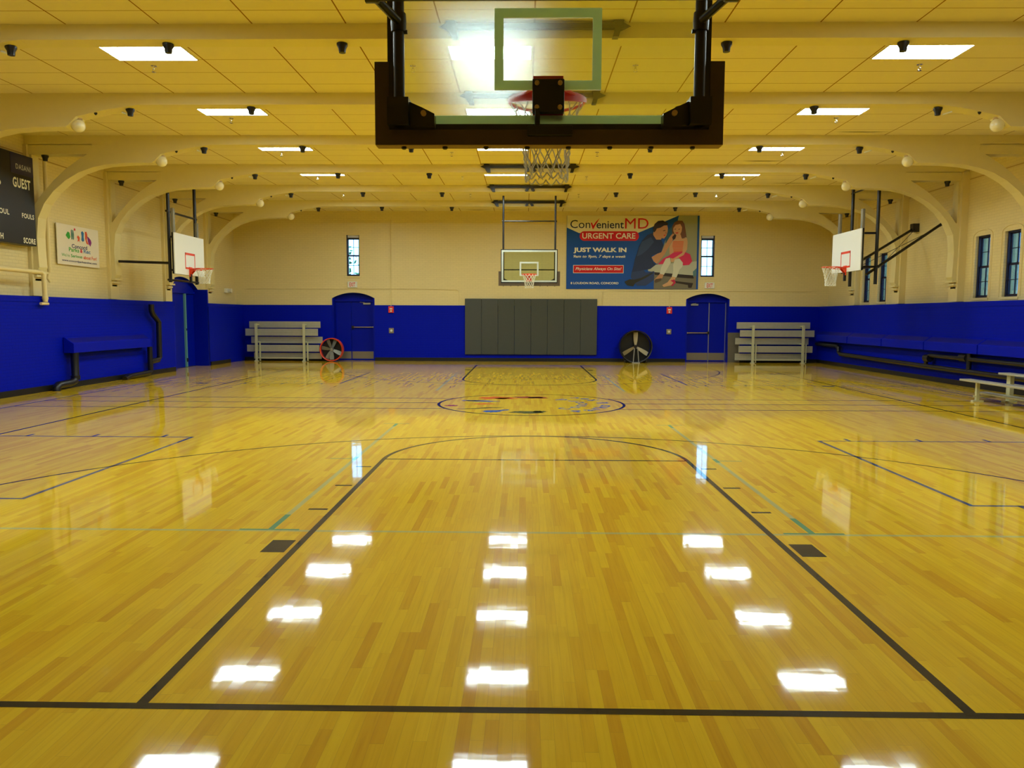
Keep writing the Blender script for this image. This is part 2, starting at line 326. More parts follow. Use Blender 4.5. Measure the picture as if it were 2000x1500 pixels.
for sx, xk in ((-1, -4.78), (1, 3.94)):            # cross-court keys, blue
    for yc in (5.53, 17.75):
        y0, y1 = (yc-1.82, yc+1.80) if yc < 10 else (yc-1.87, yc+1.9); xe = sx*9.6
        strip(xk, y0-0.02, xk, y1+0.02, 0.05, 'p_blue', 0.0003); strip(xk, y0, xe, y0, 0.045, 'p_blue'); strip(xk, y1, xe, y1, 0.045, 'p_blue')
        for d in (0.43, 1.42, 2.36):
            strip(xk+sx*d, y1, xk+sx*d, y1+0.19, 0.05, 'p_blue'); strip(xk+sx*d, y0, xk+sx*d, y0-0.19, 0.05, 'p_blue')
        strip(xk+sx*3.3, y1+0.1, xk+sx*3.6, y1+0.1, 0.17, 'p_blue'); strip(xk+sx*3.3, y0-0.1, xk+sx*3.6, y0-0.1, 0.17, 'p_blue')
for sx in (-1, 1):                                 # worn teal lines
    strip(sx*2.15, 3.2, sx*2.15, 8.5, 0.05, 'p_pale', -0.0003); strip(sx*2.15, 14.2, sx*2.15, 19.9, 0.06, 'p_pale', -0.0003)
    for a, b in ((2.76, 3.22), (8.5, 8.78), (5.7, 5.92)): strip(sx*2.15, a, sx*2.15, b, 0.05, 'p_teal', -0.0002)
    strip(sx*1.92, 2.76, sx*2.4, 2.76, 0.032, 'p_teal', -0.0001); strip(sx*2.15, 5.8, sx*2.45, 5.8, 0.025, 'p_teal', -0.0001); strip(sx*1.95, 8.79, sx*2.36, 8.79, 0.025, 'p_teal', -0.0001)
strip(-5.2, 2.73, 5.2, 2.73, 0.045, 'p_pale', -0.0004)
def ring_text(txt, r, a0, a1, size, m):
    for i, ch in enumerate(txt):
        if ch == ' ': continue
        t = a0+(a1-a0)*i/(len(txt)-1); adv = Vector((-math.sin(t), math.cos(t), 0)); up = Vector((-math.cos(t), -math.sin(t), 0)); p = Vector((r*math.cos(t), CY+r*math.sin(t), LZ[0]))
        mx = Matrix(((adv.x, up.x, 0, p.x), (adv.y, up.y, 0, p.y), (0, 0, 1, p.z), (0, 0, 0, 1)))
        fl.text(ch, mx, m, (-size*0.36, size*0.36, 0, size*(1.0 if ch.isupper() or ch in 'dkt&' else 0.75)), bold=0.02)
ring_text('Concord', 1.1, math.radians(-52), math.radians(49), 0.26, 'p_azure'); ring_text('Parks & Rec', 1.55, math.radians(-54), math.radians(50), 0.26, 'p_azure')
def splat(cx, cy, rx, ry, m, seed, n=26, rot=0.0):
    rnd = random.Random(seed); pts = []
    for i in range(n):
        t = 2*PI*i/n; k = rnd.uniform(0.75, 1.2); x, y = rx*k*math.cos(t), ry*k*math.sin(t)
        pts.append((cx+x*math.cos(rot)-y*math.sin(rot), CY+cy+x*math.sin(rot)+y*math.cos(rot), LZ[0]))
    fl.poly(pts, m)
splat(-0.74, 1.03, 0.36, 0.24, 'p_orange', 1); splat(-0.52, 0.93, 0.22, 0.14, 'p_orange', 2); splat(-0.02, 1.17, 0.36, 0.17, 'p_red', 3); splat(0.14, 1.10, 0.24, 0.14, 'p_red', 4)
splat(-1.22, 0.48, 0.20, 0.09, 'p_azure', 5); splat(-0.98, 0.42, 0.34, 0.10, 'p_azure', 6, rot=-0.15); splat(-0.93, -0.08, 0.24, 0.09, 'p_orange', 8, rot=0.2); splat(-1.52, -0.38, 0.14, 0.10, 'p_red', 9)
splat(-1.1, -0.85, 0.28, 0.05, 'p_green', 10, rot=0.25); splat(-0.75, -0.68, 0.24, 0.05, 'p_green', 11, rot=0.05); splat(-0.7, -1.22, 0.20, 0.15, 'p_azure', 12, rot=0.6); splat(-0.5, -1.05, 0.12, 0.07, 'p_azure', 14, rot=0.6)
splat(-0.1, -1.33, 0.30, 0.17, 'p_green', 13); splat(0.14, -1.25, 0.14, 0.12, 'p_green', 15)
floor = struct(fl.build('floor', recalc=False))
# ceiling: suspended tiles, one strip per bay (tile grid in UV)
def build_ceiling():
    edges = [YB-0.4] + BEAMS + [YF+0.3]; rows = [5.7] + ROWS + [25.1]
    me = bpy.data.meshes.new('ceiling'); vs = []; fs = []; uv = []
    for i in range(len(edges)-1):
        a, b = edges[i], edges[i+1]; o = len(vs)
        vs += [(XL-0.3, a, H), (XR+0.3, a, H), (XR+0.3, b, H), (XL-0.3, b, H)]; fs.append((o, o+3, o+2, o+1))
        f = lambda x, y: ((x+0.02)/1.263+40, (y-rows[i])/0.62+40)
        uv += [f(XL-0.3, a), f(XL-0.3, b), f(XR+0.3, b), f(XR+0.3, a)]
    n = len(vs); vs += [(x, y, H+0.1) for (x, y) in ((XL-0.3, YB-0.4), (XR+0.3, YB-0.4), (XR+0.3, YF+0.3), (XL-0.3, YF+0.3))]; fs.append((n, n+1, n+2, n+3)); uv += [(0.5, 0.5)]*4
    me.from_pydata(vs, [], fs); l = me.uv_layers.new(name='UVMap')
    for i, c in enumerate(uv): l.data[i].uv = c
    me.materials.append(M['ceil']); o = bpy.data.objects.new('ceiling', me); COL.objects.link(o); struct(o)
    g = MB()                                       # sagging tiles: dark slits
    for x0, x1, y, d in ((6.35, 7.55, 13.42, 0.045), (5.3, 6.3, 16.45, 0.05), (7.0, 8.2, 19.6, 0.04), (-1.15, -0.1, 25.3, 0.08), (-2.4, -1.35, 25.3, 0.08), (-10.9, -9.9, 10.3, 0.03)):
        n = 10; g.poly([(x0+(x1-x0)*i/n, y, H-0.004) for i in range(n+1)] + [(x1-(x1-x0)*i/n, y+d*math.sin(PI*i/n), H-0.004) for i in range(1, n)], 'dark')
    g.build('tile_gap', o)
build_ceiling()
# walls
WIN_R = [(14.7, 15.28), (15.85, 16.45), (21.15, 21.7), (22.3, 22.85)]; WZ0, WZ1 = 2.2, 3.74
WIN_F = [(-6.85, -6.36), (6.42, 6.93)]; FZ0, FZ1 = 3.19, 4.72
D1, D2, D3 = (-7.42, -5.81), (5.91, 7.53), (19.95, 22.38)
def arch_fill(mb, axis, u0, u1, zs, zc, a0, a1, m, n=14):
    """the wall between a square head at zc and a segmental arch springing at zs"""
    w = u1-u0; h = zc-zs; R = (w*w/4+h*h)/(2*h); cu = (u0+u1)/2
    pts = [(u0+w*i/n, zc-R+math.sqrt(R*R-(u0+w*i/n-cu)**2)) for i in range(n+1)]
    mb.prism([(u0, zc)] + pts[:n//2+1], axis, a0, a1, m); mb.prism(pts[n//2:] + [(u1, zc)], axis, a0, a1, m)
w = MB(); T = 0.5
grid_wall(w, 'x', (YB-0.4, YF+0.5, WZ, 6.0), [(D3[0], D3[1], 0, 2.92)], XL-T, XL, 'cream_x'); grid_wall(w, 'x', (YB-0.4, YF+0.5, 0, WZ), [(D3[0], D3[1], -1, 3)], XL-T, XLW, 'blue_x')
arch_fill(w, 'x', D3[0], D3[1], 2.55, 2.92, XL-T, XL, 'cream_x')
w.box(XLW, XLW+0.012, YB, D3[0], 1.98, WZ, 'blue_x'); w.box(XLW, XLW+0.012, D3[1], YF, 1.98, WZ, 'blue_x')
w.box(XL-T, XLW+0.002, D3[0]-0.08, D3[0]+0.002, 0, WZ, 'blue'); w.box(XL-T, XLW, D3[1], D3[1]+0.06, 0, 2.55, 'blue')
w.box(XL, XL+0.006, YB, YF, 5.185, 5.21, 'brown')
struct(w.build('wall_left', recalc=False))
w = MB()
grid_wall(w, 'x', (YB-0.4, YF+0.5, WZ, 6.0), [(a, b, WZ0, WZ1) for a, b in WIN_R], XR, XR+0.35, 'cream_x'); grid_wall(w, 'x', (YB-0.4, YF+0.5, 0, WZ), [], XRW, XR+0.35, 'blue_x')
w.box(XRW-0.012, XRW, YB, YF, 1.98, WZ, 'blue_x'); w.box(XR-0.006, XR, YB, YF, 5.205, 5.23, 'brown')
struct(w.build('wall_right', recalc=False))
w = MB()
grid_wall(w, 'y', (XL-0.4, XR+0.4, WZ, 6.0), [(a, b, FZ0, FZ1) for a, b in WIN_F] + [(D1[0], D1[1], 0, 2.57), (D2[0], D2[1], 0, 2.57)], YF, YF+0.45, 'cream_y')
grid_wall(w, 'y', (XL-0.4, XR+0.4, 0, WZ), [(D1[0], D1[1], -1, 3), (D2[0], D2[1], -1, 3)], YF-0.02, YF+0.45, 'blue_y')
for a, b in (D1, D2): arch_fill(w, 'y', a, b, 2.36, 2.57, YF, YF+0.45, 'cream_y')
struct(w.build('wall_far', recalc=False))
w = MB(); w.box(XL-0.4, XR+0.4, YB-0.4, YB, WZ, 6.0, 'cream_y'); w.box(XL-0.4, XR+0.4, YB-0.4, YB+0.02, 0, WZ, 'blue_y'); struct(w.build('wall_back', recalc=False))
b = MB(); b.box(XLW, XLW+0.03, YB, D3[0]-0.1, 0, 0.13, 'base'); b.box(XLW, XLW+0.03, D3[1]+0.1, 24.2, 0, 0.13, 'base'); struct(b.build('baseboard_left'))
b = MB(); b.box(XRW-0.03, XRW, YB, YF, 0, 0.13, 'base'); struct(b.build('baseboard_right'))
b = MB()
for x0, x1 in ((XLW, D1[0]), (D1[1], D2[0]), (D2[1], XRW)): b.box(x0, x1, YF-0.05, YF-0.02, 0, 0.13, 'base')
struct(b.build('baseboard_far'))
# windows
def window(n, axis, u0, u1, z0, z1, a, sg, head=False):
    """double-hung sash window set in a wall opening; a: plane of the pane, sg: direction into the room"""
    o = bpy.data.objects.new('window_%d' % n, None); COL.objects.link(o); c = (u0+u1)/2
    loc = (a, c, z0) if axis == 'x' else (c, a, z0); o.location = loc; ORIGIN[o.name] = Vector(loc); struct(o, 'narrow dark-framed double-hung window in the %s brick wall' % ('right' if axis == 'x' else 'far'), 'window')
    def bx(mb, p0, p1, q0, q1, d0, d1, m):
        e0, e1 = sorted((a+sg*d0, a+sg*d1))
        if axis == 'x': mb.box(e0, e1, p0, p1, q0, q1, m)
        else: mb.box(p0, p1, e0, e1, q0, q1, m)
    zm = (z0+z1)/2; f = MB(); t = 0.035; zt = z1-(0.10 if head else 0)
    for p in ((u0, u0+t, z0, z1), (u1-t, u1, z0, z1), (u0, u1, z0, z0+t), (u0, u1, zt-t, zt)): bx(f, *p, -0.05, 0.05, 'winframe')
    if head: bx(f, u0+t, u1-t, zt, z1, -0.03, 0.02, 'shade')
    f.build('frame', o)
    for q0, q1, d in ((z0+t, zm, 0.0), (zm, zt-t, -0.03)):
        s = MB(); w_ = 0.03
        for p in ((u0+t, u1-t, q0, q0+w_), (u0+t, u1-t, q1-w_, q1), (u0+t, u0+t+w_*0.7, q0, q1), (u1-t-w_*0.7, u1-t, q0, q1), (c-0.008, c+0.008, q0, q1), (u0+t, u1-t, (q0+q1)/2-0.008, (q0+q1)/2+0.008)): bx(s, *p, d-0.012, d+0.014, 'winframe')
        sh = s.build('sash', o); g = MB(); bx(g, u0+t, u1-t, q0, q1, d-0.003, d+0.003, 'glass'); g.build('pane', sh)
    s = MB(); bx(s, u0-0.05, u1+0.05, z0-0.06, z0, -0.02, abs(a-(XR if axis == 'x' else YF))+0.025, 'cream'); s.build('sill', o)
    s = MB(); bump = abs(a-(XR if axis == 'x' else YF))     # raised brick label round the head
    if axis == 'x':
        pts = [(u0-0.1, z0), (u0-0.1, z1-0.02)] + [(c+(c-u0+0.1)*math.cos(PI-PI*i/10), z1-0.02+0.16*math.sin(PI*i/10)) for i in range(1, 10)] + [(u1+0.1, z1-0.02), (u1+0.1, z0)]
        s.tube([(XR-0.004, p[0], p[1]) for p in pts], 0.018, 'cream', 6); s.build('casing', o)
    return o
for i, (a, c) in enumerate(WIN_R): window(i+1, 'x', a, c, WZ0, WZ1, XR+0.12, -1)
for i, (a, c) in enumerate(WIN_F): window(i+5, 'y', a, c, FZ0, FZ1, YF+0.12, -1, head=True)
# far doors
def far_door(n, d, left_bar):
    u0, u1 = d; o = bpy.data.objects.new('door_%d' % n, None); COL.objects.link(o); o.location = ((u0+u1)/2, YF+0.3, 0); ORIGIN[o.name] = o.location.copy(); struct(o, 'blue arched double door with steel kick plates in the far wall', 'door')
    s = MB(); ya = YF+0.32
    w_ = u1-u0; R = (w_*w_/4+0.21**2)/0.42; arcp = [(u0+w_*i/14, 2.57-R+math.sqrt(R*R-(u0+w_*i/14-(u0+u1)/2)**2)) for i in range(15)]
    s.box(u0, u1, ya+0.02, ya+0.1, -0.1, 2.35, 'bluedoor'); s.prism([(u0, 2.28)] + arcp + [(u1, 2.28)], 'y', ya-0.02, ya+0.1, 'bluedoor')
    s.box(u0, u0+0.06, YF-0.005, ya, 0, 2.36, 'bluedoor'); s.box(u1-0.06, u1, YF-0.005, ya, 0, 2.36, 'bluedoor'); s.box(u0, u1, ya-0.1, ya, 2.24, 2.30, 'bluedoor')
    for i in range(14): s.add([(arcp[i][0], YF-0.004, arcp[i][1]), (arcp[i+1][0], YF-0.004, arcp[i+1][1]), (arcp[i+1][0], ya, arcp[i+1][1]-0.012), (arcp[i][0], ya, arcp[i][1]-0.012)], [(0, 1, 2, 3)], 'bluedoor')
    s.build('surround', o)
    sp = u0+0.06+(u1-u0-0.12)*(0.58 if left_bar else 0.40)
    for k, (a, c) in enumerate(((u0+0.06, sp), (sp, u1-0.06))):
        l = MB(); l.box(a+0.004, c-0.004, ya-0.03, ya+0.02, 0.01, 2.24, 'bluedoor'); lf = l.build('leaf', o, 0.003)
        kp = MB(); kp.box(a+0.02, c-0.02, ya-0.034, ya-0.029, 0.06, 0.34, 'kick'); tag(kp.build('kick_plate', lf), 'steel kick plate')
        if (k == 0) == left_bar:
            b0, b1 = (a+0.03, c-0.02) if left_bar else (a+0.06, c-0.03); zb = 1.10 if left_bar else 1.27
            pb = MB(); pb.tube([(b0, ya-0.10, zb), (b1, ya-0.10, zb)], 0.018, 'chrome', 8); e = b1 if left_bar else b0
            pb.box(b0, b0+0.04, ya-0.11, ya-0.03, zb-0.03, zb+0.03, 'chrome'); pb.box(b1-0.04, b1, ya-0.11, ya-0.03, zb-0.03, zb+0.03, 'chrome'); pb.box(e-0.04, e+0.04, ya-0.12, ya-0.03, zb-0.05, zb+0.05, 'black')
            tag(pb.build('push_bar', lf), 'chrome push bar')
            cl = MB(); x0 = a+0.18 if left_bar else c-0.42; cl.box(x0, x0+0.27, ya-0.10, ya-0.03, 2.13, 2.19, 'steel'); cl.tube([(x0+0.05, ya-0.08, 2.2), (x0-0.12+0.3*left_bar, ya-0.14, 2.215)], 0.008, 'steel', 6); tag(cl.build('closer', lf), 'steel door closer')
    if left_bar:
        st = MB(); st.box(sp-0.012, sp+0.012, ya-0.06, ya-0.03, 0.01, 2.24, 'steel'); tag(st.build('astragal', o), 'bright steel strip between the leaves')
        st = MB(); st.box(u1-0.075, u1-0.055, ya-0.05, ya-0.03, 0.01, 2.24, 'steel'); st.build('edge_strip', o)
far_door(1, D1, False); far_door(2, D2, True)
o = bpy.data.objects.new('door_3', None); COL.objects.link(o); o.location = (XL-0.3, (D3[0]+D3[1])/2, 0); ORIGIN[o.name] = o.location.copy(); struct(o, 'blue arched doorway in the left wall behind the side basket', 'door')
s = MB(); xa = XL-0.14; wd = D3[1]-D3[0]; R = (wd*wd/4+0.37**2)/0.74; arcp = [(D3[0]+wd*i/14, 2.92-R+math.sqrt(R*R-(D3[0]+wd*i/14-(D3[0]+D3[1])/2)**2)) for i in range(15)]
s.box(xa-0.1, xa-0.05, D3[0], D3[1], -0.1, 2.5, 'bluedoor'); s.prism([(D3[0], 2.45)] + arcp + [(D3[1], 2.45)], 'x', xa-0.1, xa, 'bluedoor'); s.box(xa, XLW+0.004, D3[1]-0.03, D3[1]+0.004, 0, 2.55, 'bluedoor'); s.box(xa-0.05, xa+0.05, D3[0], D3[1], 2.40, 2.48, 'bluedoor')
for i in range(14): s.add([(XL+0.004, *arcp[i]), (XL+0.004, *arcp[i+1]), (xa, arcp[i+1][0], arcp[i+1][1]-0.015), (xa, arcp[i][0], arcp[i][1]-0.015)], [(0, 1, 2, 3)], 'bluedoor')
s.build('surround', o)
l = MB(); l.box(xa-0.05, xa-0.005, D3[0], D3[1]-0.7, 0.01, 2.4, 'bluedoor'); lf = l.build('leaf', o); l = MB(); l.box(xa-0.05, xa-0.005, D3[1]-0.69, D3[1], 0.01, 2.4, 'bluedoor'); l.build('leaf', o)
l = MB(); l.box(xa-0.005, xa+0.05, D3[1]-0.79, D3[1]-0.70, 0.01, 2.4, 'tealstrip'); tag(l.build('edge_strip', o), 'pale teal door edge strip')
l = MB(); l.box(xa+0.05, xa+0.08, D3[1]-0.78, D3[1]-0.72, 0.18, 0.30, 'black'); l.box(xa+0.05, xa+0.07, D3[1]-0.76, D3[1]-0.73, 1.2, 1.27, 'black'); l.build('door_stop', o)
# ceiling beams with haunches, arched brackets and wall piers
INTR = [(10.98, 2.62), (10.90, 2.75), (10.92, 3.4), (10.87, 3.83), (10.72, 4.14), (10.5, 4.41), (10.22, 4.64), (9.92, 4.81), (9.6, 4.92), (9.3, 4.98), (8.9, 5.01), (8.30, 5.02), (8.24, 5.06), (8.10, 5.20), (7.6, 5.31), (7.0, 5.40)]
EXTR = [(9.72, 5.2), (9.95, 5.06), (10.2, 4.89), (10.48, 4.64), (10.74, 4.37), (10.93, 4.12)]
def beam(y, n):
    o = bpy.data.objects.new('ceiling_beam', None); COL.objects.link(o); o.location = (0, y, 5.4); ORIGIN[o.name] = o.location.copy()
    struct(o, 'cream ceiling beam with arched end brackets, %s' % ('behind the camera' if n < 0 else ORD[n] + ' from the camera'), 'beam')
    t = MB(); t.box(XL-0.1, XR+0.1, y, y+0.3, 5.40, H+0.05, 'beam')
    for sg in (-1, 1):
        xw = 11.2
        t.box(*sorted((sg*9.6, sg*xw)), y, y+0.3, 5.2, 5.41, 'beam')
    t.build('web', o)
    for sg in (-1, 1):
        p = MB(); xw = 11.2
        poly = INTR + [(7.0, 5.43), (9.72, 5.43)] + EXTR + [(xw, 4.12), (xw, 2.62)]
        p.prism([(sg*a, z) for a, z in poly], 'y', y+0.002, y+0.298, 'beam'); br = p.build('arch_bracket', o)
        q = MB(); a0, a1 = sorted((sg*10.97, sg*xw)); q.box(a0, a1, y+0.03, y+0.27, 2.6, 5.3, 'beam'); q.box(*sorted((sg*11.02, sg*xw)), y-0.06, y+0.36, 2.12, 5.4, 'cream'); q.build('pier', o)
        c = MB()
        for i, (e, z) in enumerate(((10.90, 2.66), (10.96, 2.58), (11.02, 2.50))): c.box(*sorted((sg*e, sg*xw)), y-0.03+0.03*i, y+0.33-0.03*i, z-0.045, z, 'beam')
        c.build('corbel', br)
for n, y in enumerate(BEAMS): beam(y, n)
for y in (4.3, 1.18, -1.94): beam(y, -1)
# ------------------------------------------------------------------ lamps and small fittings on the ceiling
COLX = [(-6.37, 'left'), (-1.275, 'middle'), (5.06, 'right')]
def lamp(x0, y1, label):
    t = thing('ceiling_light', (x0+0.62, y1-0.31, H), label, 'ceiling light', 'lit ceiling panels in three lines'); x1, y0 = x0+1.235, y1-0.62
    f = MB()
    for b in ((x0, x1, y0, y0+0.02), (x0, x1, y1-0.02, y1), (x0, x0+0.02, y0, y1), (x1-0.02, x1, y0, y1)): f.box(*b, H-0.018, H-0.001, 'lampframe')
    f.build('frame', t); d = MB(); d.box(x0+0.02, x1-0.02, y0+0.02, y1-0.02, H-0.012, H-0.003, 'lamp'); d.build('diffuser', t); return t
proto = None
for r, y in enumerate(ROWS + [5.55, 2.4]):  # last two rows unseen, the nearest added to brighten the near floor
    for x0, nm in COLX:
        if r >= 5 and nm == 'middle': continue
        rn = ('in the %s bay from the camera' % ORD[r]) if r < 5 else 'unseen, lighting the near floor, %s row back' % ORD[r-5]
        lb = 'lit white ceiling panel of the %s line, %s' % (nm, rn)
        if proto is None: proto = lamp(x0, y, lb); pl = proto.location.copy()
        else: copy_tree(proto, (x0+0.62, y-0.31, H), lb)
def cup(loc, label, group):
    t = MB(); x, y, z = loc; t.lathe([(0.03, 0.0), (0.075, -0.004), (0.074, -0.03), (0.052, -0.07), (0.046, -0.125), (0.03, -0.13)], loc, 'black', 18)
    o = t.build('spotlight'); o.location = loc
    for v in o.data.vertices: v.co -= Vector(loc)
    return tag(o, label, 'spotlight', group)
cp = None
CUPX = [-7.21, -5.03, -2.64, 2.58, 4.95, 7.11]
for n, y in enumerate(BEAMS):
    for k, x in enumerate(CUPX):
        lb = 'black cup-shaped spotlight under the %s beam, %s of its six from the left wall' % (ORD[n], ORD[k]); z = 5.40-(0.025 if abs(x) > 7.05 else 0.0)
        if cp is None: cp = cup((x, y+0.17, z), lb, 'black cup spotlights under the beams')
        else:
            c = cp.copy(); COL.objects.link(c); c.location = (x, y+0.17, z); c['label'] = lb
for n in (2, 3, 4, 5):
    for sg, nm in ((-1, 'left'), (1, 'right')):
        c = cp.copy(); COL.objects.link(c); c.location = (sg*10.72, BEAMS[n]+0.12, 5.2); c['label'] = 'black cup spotlight inside the %s arch corner of the %s beam' % (nm, ORD[n]); c['group'] = 'black cup spotlights in the arch corners'
gp = None; hp = None
for n, y in enumerate(BEAMS):
    for sg, nm in ((-1, 'left'), (1, 'right')):
        lb = 'white globe lamp at the tip of the %s arch under the %s beam' % (nm, ORD[n])
        if gp is None:
            gp = thing('globe_lamp', (sg*8.15, y+0.15, 5.20), lb, 'globe lamp', 'unlit globe lamps at the arch tips')
            g = MB(); g.lathe([(0.075, 0.02), (0.075, -0.02), (0.055, -0.035)], (sg*8.15, y+0.15, 5.20), 'brown', 18); g.build('canopy', gp)
            g = MB(); g.lathe([(0.05, -0.02)] + [(0.118*math.sin(a), -0.125+0.118*math.cos(a)) for a in [0.42+i*(PI-0.46)/12 for i in range(13)]], (sg*8.15, y+0.15, 5.20), 'globe', 22); g.build('shade', gp)
        else: copy_tree(gp, (sg*8.15, y+0.15, 5.20), lb)
        lb = 'small black hook beside the %s globe lamp of the %s beam' % (nm, ORD[n]); L_ = (sg*7.77, y+0.05, 5.285)
        if hp is None:
            g = MB(); g.lathe([(0.026, 0.012), (0.03, 0.0), (0.026, -0.03), (0.010, -0.05)], (0, 0, 0), 'black', 12); hp = g.build('ceiling_hook'); hp.location = L_; tag(hp, lb, 'hook', 'small black hooks under the beams')
        else: c = hp.copy(); COL.objects.link(c); c.location = L_; c['label'] = lb
# dark bars standing in for joint slits at the haunch ends, with white brackets
ep = None
for n, y in enumerate(BEAMS):
    for sg, nm in ((-1, 'left'), (1, 'right')):
        lb = 'white bracket and dark strap under the %s end of the %s beam' % (nm, ORD[n])
        g = MB(); g.tube([(sg*7.55, y+0.03, 5.345), (sg*7.38, y+0.20, 5.365)], 0.016, 'dark', 6); g.tube([(sg*7.40, y+0.24, 5.33), (sg*7.28, y+0.34, 5.30)], 0.014, 'white', 6)
        tag(g.build('beam_slit_bracket'), lb, 'slit', 'dark slits and white brackets at the beam ends')
sp_ = None
for n in range(5):
    y = BEAMS[n]+1.72
    for k, x in enumerate((-5.98, -1.9, 1.57, 5.95)):
        lb = 'chrome sprinkler head in the %s ceiling bay, %s from the left wall' % (ORD[n], ORD[k])
        if sp_ is None:
            g = MB(); g.lathe([(0.045, 0.0), (0.045, -0.006), (0.014, -0.008), (0.012, -0.05)], (0, 0, 0), 'chrome', 12); g.lathe([(0.03, -0.092), (0.034, -0.097), (0.008, -0.1)], (0, 0, 0), 'chrome', 10)
            for a in (0, PI): g.tube([(0.012*math.cos(a), 0, -0.045), (0.022*math.cos(a), 0, -0.07), (0.004*math.cos(a), 0, -0.095)], 0.004, 'chrome', 6)
            sp_ = g.build('sprinkler_head'); sp_.location = (x, y, H); tag(sp_, lb, 'sprinkler', 'ceiling sprinkler heads')
        else: c = sp_.copy(); COL.objects.link(c); c.location = (x, y, H); c['label'] = lb
# black track bars hung on the beam faces
def track_bar(n, y):
    t = thing('track_bar', (0, y-0.06, 5.53), 'black steel track bar clamped to the %s ceiling beam' % ORD[n], 'track bar', 'black track bars under the beams'); yy = y-0.06
    g = MB(); g.box(-1.16, 1.12, yy-0.035, yy+0.035, 5.495, 5.565, 'blackmetal')
    for x, e in ((-1.16, -1.30), (1.12, 1.26)): g.add([(x, yy-0.05, 5.48), (x, yy+0.05, 5.48), (x, yy+0.05, 5.58), (x, yy-0.05, 5.58), (e, yy, 5.53)], [(0, 1, 2, 3), (0, 1, 4), (1, 2, 4), (2, 3, 4), (3, 0, 4)], 'blackmetal')
    g.build('rail', t)
    for x, lean in ((-1.13, 0.05), (1.09, -0.05)):
        c = MB(); c.prism([(x-0.07, 5.59), (x+0.07, 5.59), (x+0.06+lean*0.5, 5.49), (x+0.05+lean, 5.38), (x-0.03+lean, 5.38), (x-0.05, 5.48)], 'y', yy-0.06, yy+0.055, 'blackmetal'); c.build('clamp', t)
    if n >= 3:
        c = MB()
        for sg in (-1, 1): c.prism([(0, 5.57), (sg*0.06, 5.52), (sg*0.15, 5.43), (sg*0.11, 5.395), (sg*0.05, 5.41), (sg*0.02, 5.49), (0, 5.49)], 'y', yy-0.055, yy+0.05, 'blackmetal')
        c.build('center_clamp', t)
for n, y in enumerate(BEAMS): track_bar(n, y)
# ------------------------------------------------------------------ basketball hoops
def ring(mb, c, r, tr, m, n=40): mb.tube([(c[0]+r*math.cos(2*PI*i/n), c[1]+r*math.sin(2*PI*i/n), c[2]) for i in range(n)], tr, m, 8, closed=True)
def net_mesh(c, r0=0.225, r1=0.135, h=0.47, k=12, tr=0.004, seed=1):
    g = MB(); rnd = random.Random(seed); rows = 6
    def R(t): return r0+(r1-r0)*(1-(1-t)**2.0)
    for d in (-1, 1):
        for i in range(k):
            pts = []
            for j in range(rows*3+1):
                t = j/(rows*3); a = 2*PI*(i+d*t*rows*0.5*0.9)/k; rr = R(t)+0.006*math.sin(j*2.1+i)
                pts.append((c[0]+rr*math.cos(a), c[1]+rr*math.sin(a), c[2]-h*t-0.01*math.sin(PI*t)*((i % 3)-1)))
            g.tube(pts, tr, 'net', 5)
    for i in range(k):                              # loops along the hem
        a0, a1 = 2*PI*i/k, 2*PI*(i+1)/k; pts = []
        for j in range(7):
            u = j/6; a = a0+(a1-a0)*u; pts.append((c[0]+r1*math.cos(a), c[1]+r1*math.sin(a), c[2]-h-0.035*math.sin(PI*u)))
        g.tube(pts, tr*1.1, 'net', 5)
    return g
def rim_parts(parent, c, wallx, wally, m, drop=0.0):
    """ring, brace and flange; (wallx, wally): the foot of the brace on the board"""
    g = MB(); ring(g, c, 0.236, 0.010, m); d = Vector((wallx-c[0], wally-c[1], 0)); L_ = d.length; d.normalize(); n = Vector((-d.y, d.x, 0)); b = Vector((wallx, wally, c[2]))
    g.tube([Vector(c)+n*0.236*0.72+d*0.236*0.69+Vector((0, 0, -0.004)), b+n*0.07+Vector((0, 0, -0.02))], 0.010, m, 8); g.tube([Vector(c)-n*0.236*0.72+d*0.236*0.69+Vector((0, 0, -0.004)), b-n*0.07+Vector((0, 0, -0.02))], 0.010, m, 8)
    mx = Matrix(((d.x, n.x, 0, b.x), (d.y, n.y, 0, b.y), (0, 0, 1, b.z), (0, 0, 0, 1)))
    g.box(-0.15, 0.0, -0.08, 0.08, -0.02, 0.004, m, mx); g.box(-0.016, 0.0, -0.088, 0.088, -0.215, 0.042, m, mx); g.prism([(0, 0)]*0 or [(-0.14, -0.02), (0, -0.02), (0, -0.18)], 'y', -0.06, -0.05, m) if False else None
    for sg in (-1, 1): g.add([mx @ Vector(v) for v in ((-0.15, sg*0.07, -0.018), (0, sg*0.07, -0.018), (0, sg*0.07, -0.17), (-0.15, sg*0.062, -0.018), (0, sg*0.062, -0.018), (0, sg*0.062, -0.17))], [(0, 1, 2), (3, 5, 4), (0, 3, 4, 1), (1, 4, 5, 2), (2, 5, 3, 0)], m)
    a0 = math.atan2(d.y, d.x); sk = []; fs = []; m_ = 24
    for i in range(m_+1):
        a = a0+(i/m_-0.5)*PI*0.95; dz = 0.058*math.cos((i/m_-0.5)*PI*0.9); sk += [(c[0]+0.243*math.cos(a), c[1]+0.243*math.sin(a), c[2]+0.004), (c[0]+0.243*math.cos(a), c[1]+0.243*math.sin(a), c[2]-0.004-dz), (c[0]+0.249*math.cos(a), c[1]+0.249*math.sin(a), c[2]-0.004-dz), (c[0]+0.249*math.cos(a), c[1]+0.249*math.sin(a), c[2]+0.004)]
    for i in range(m_): fs += [(i*4+j, i*4+(j+1) % 4, i*4+4+(j+1) % 4, i*4+4+j) for j in range(4)]
    g.add(sk, fs, m, True)
    rim = g.build('rim', parent)
    return rim
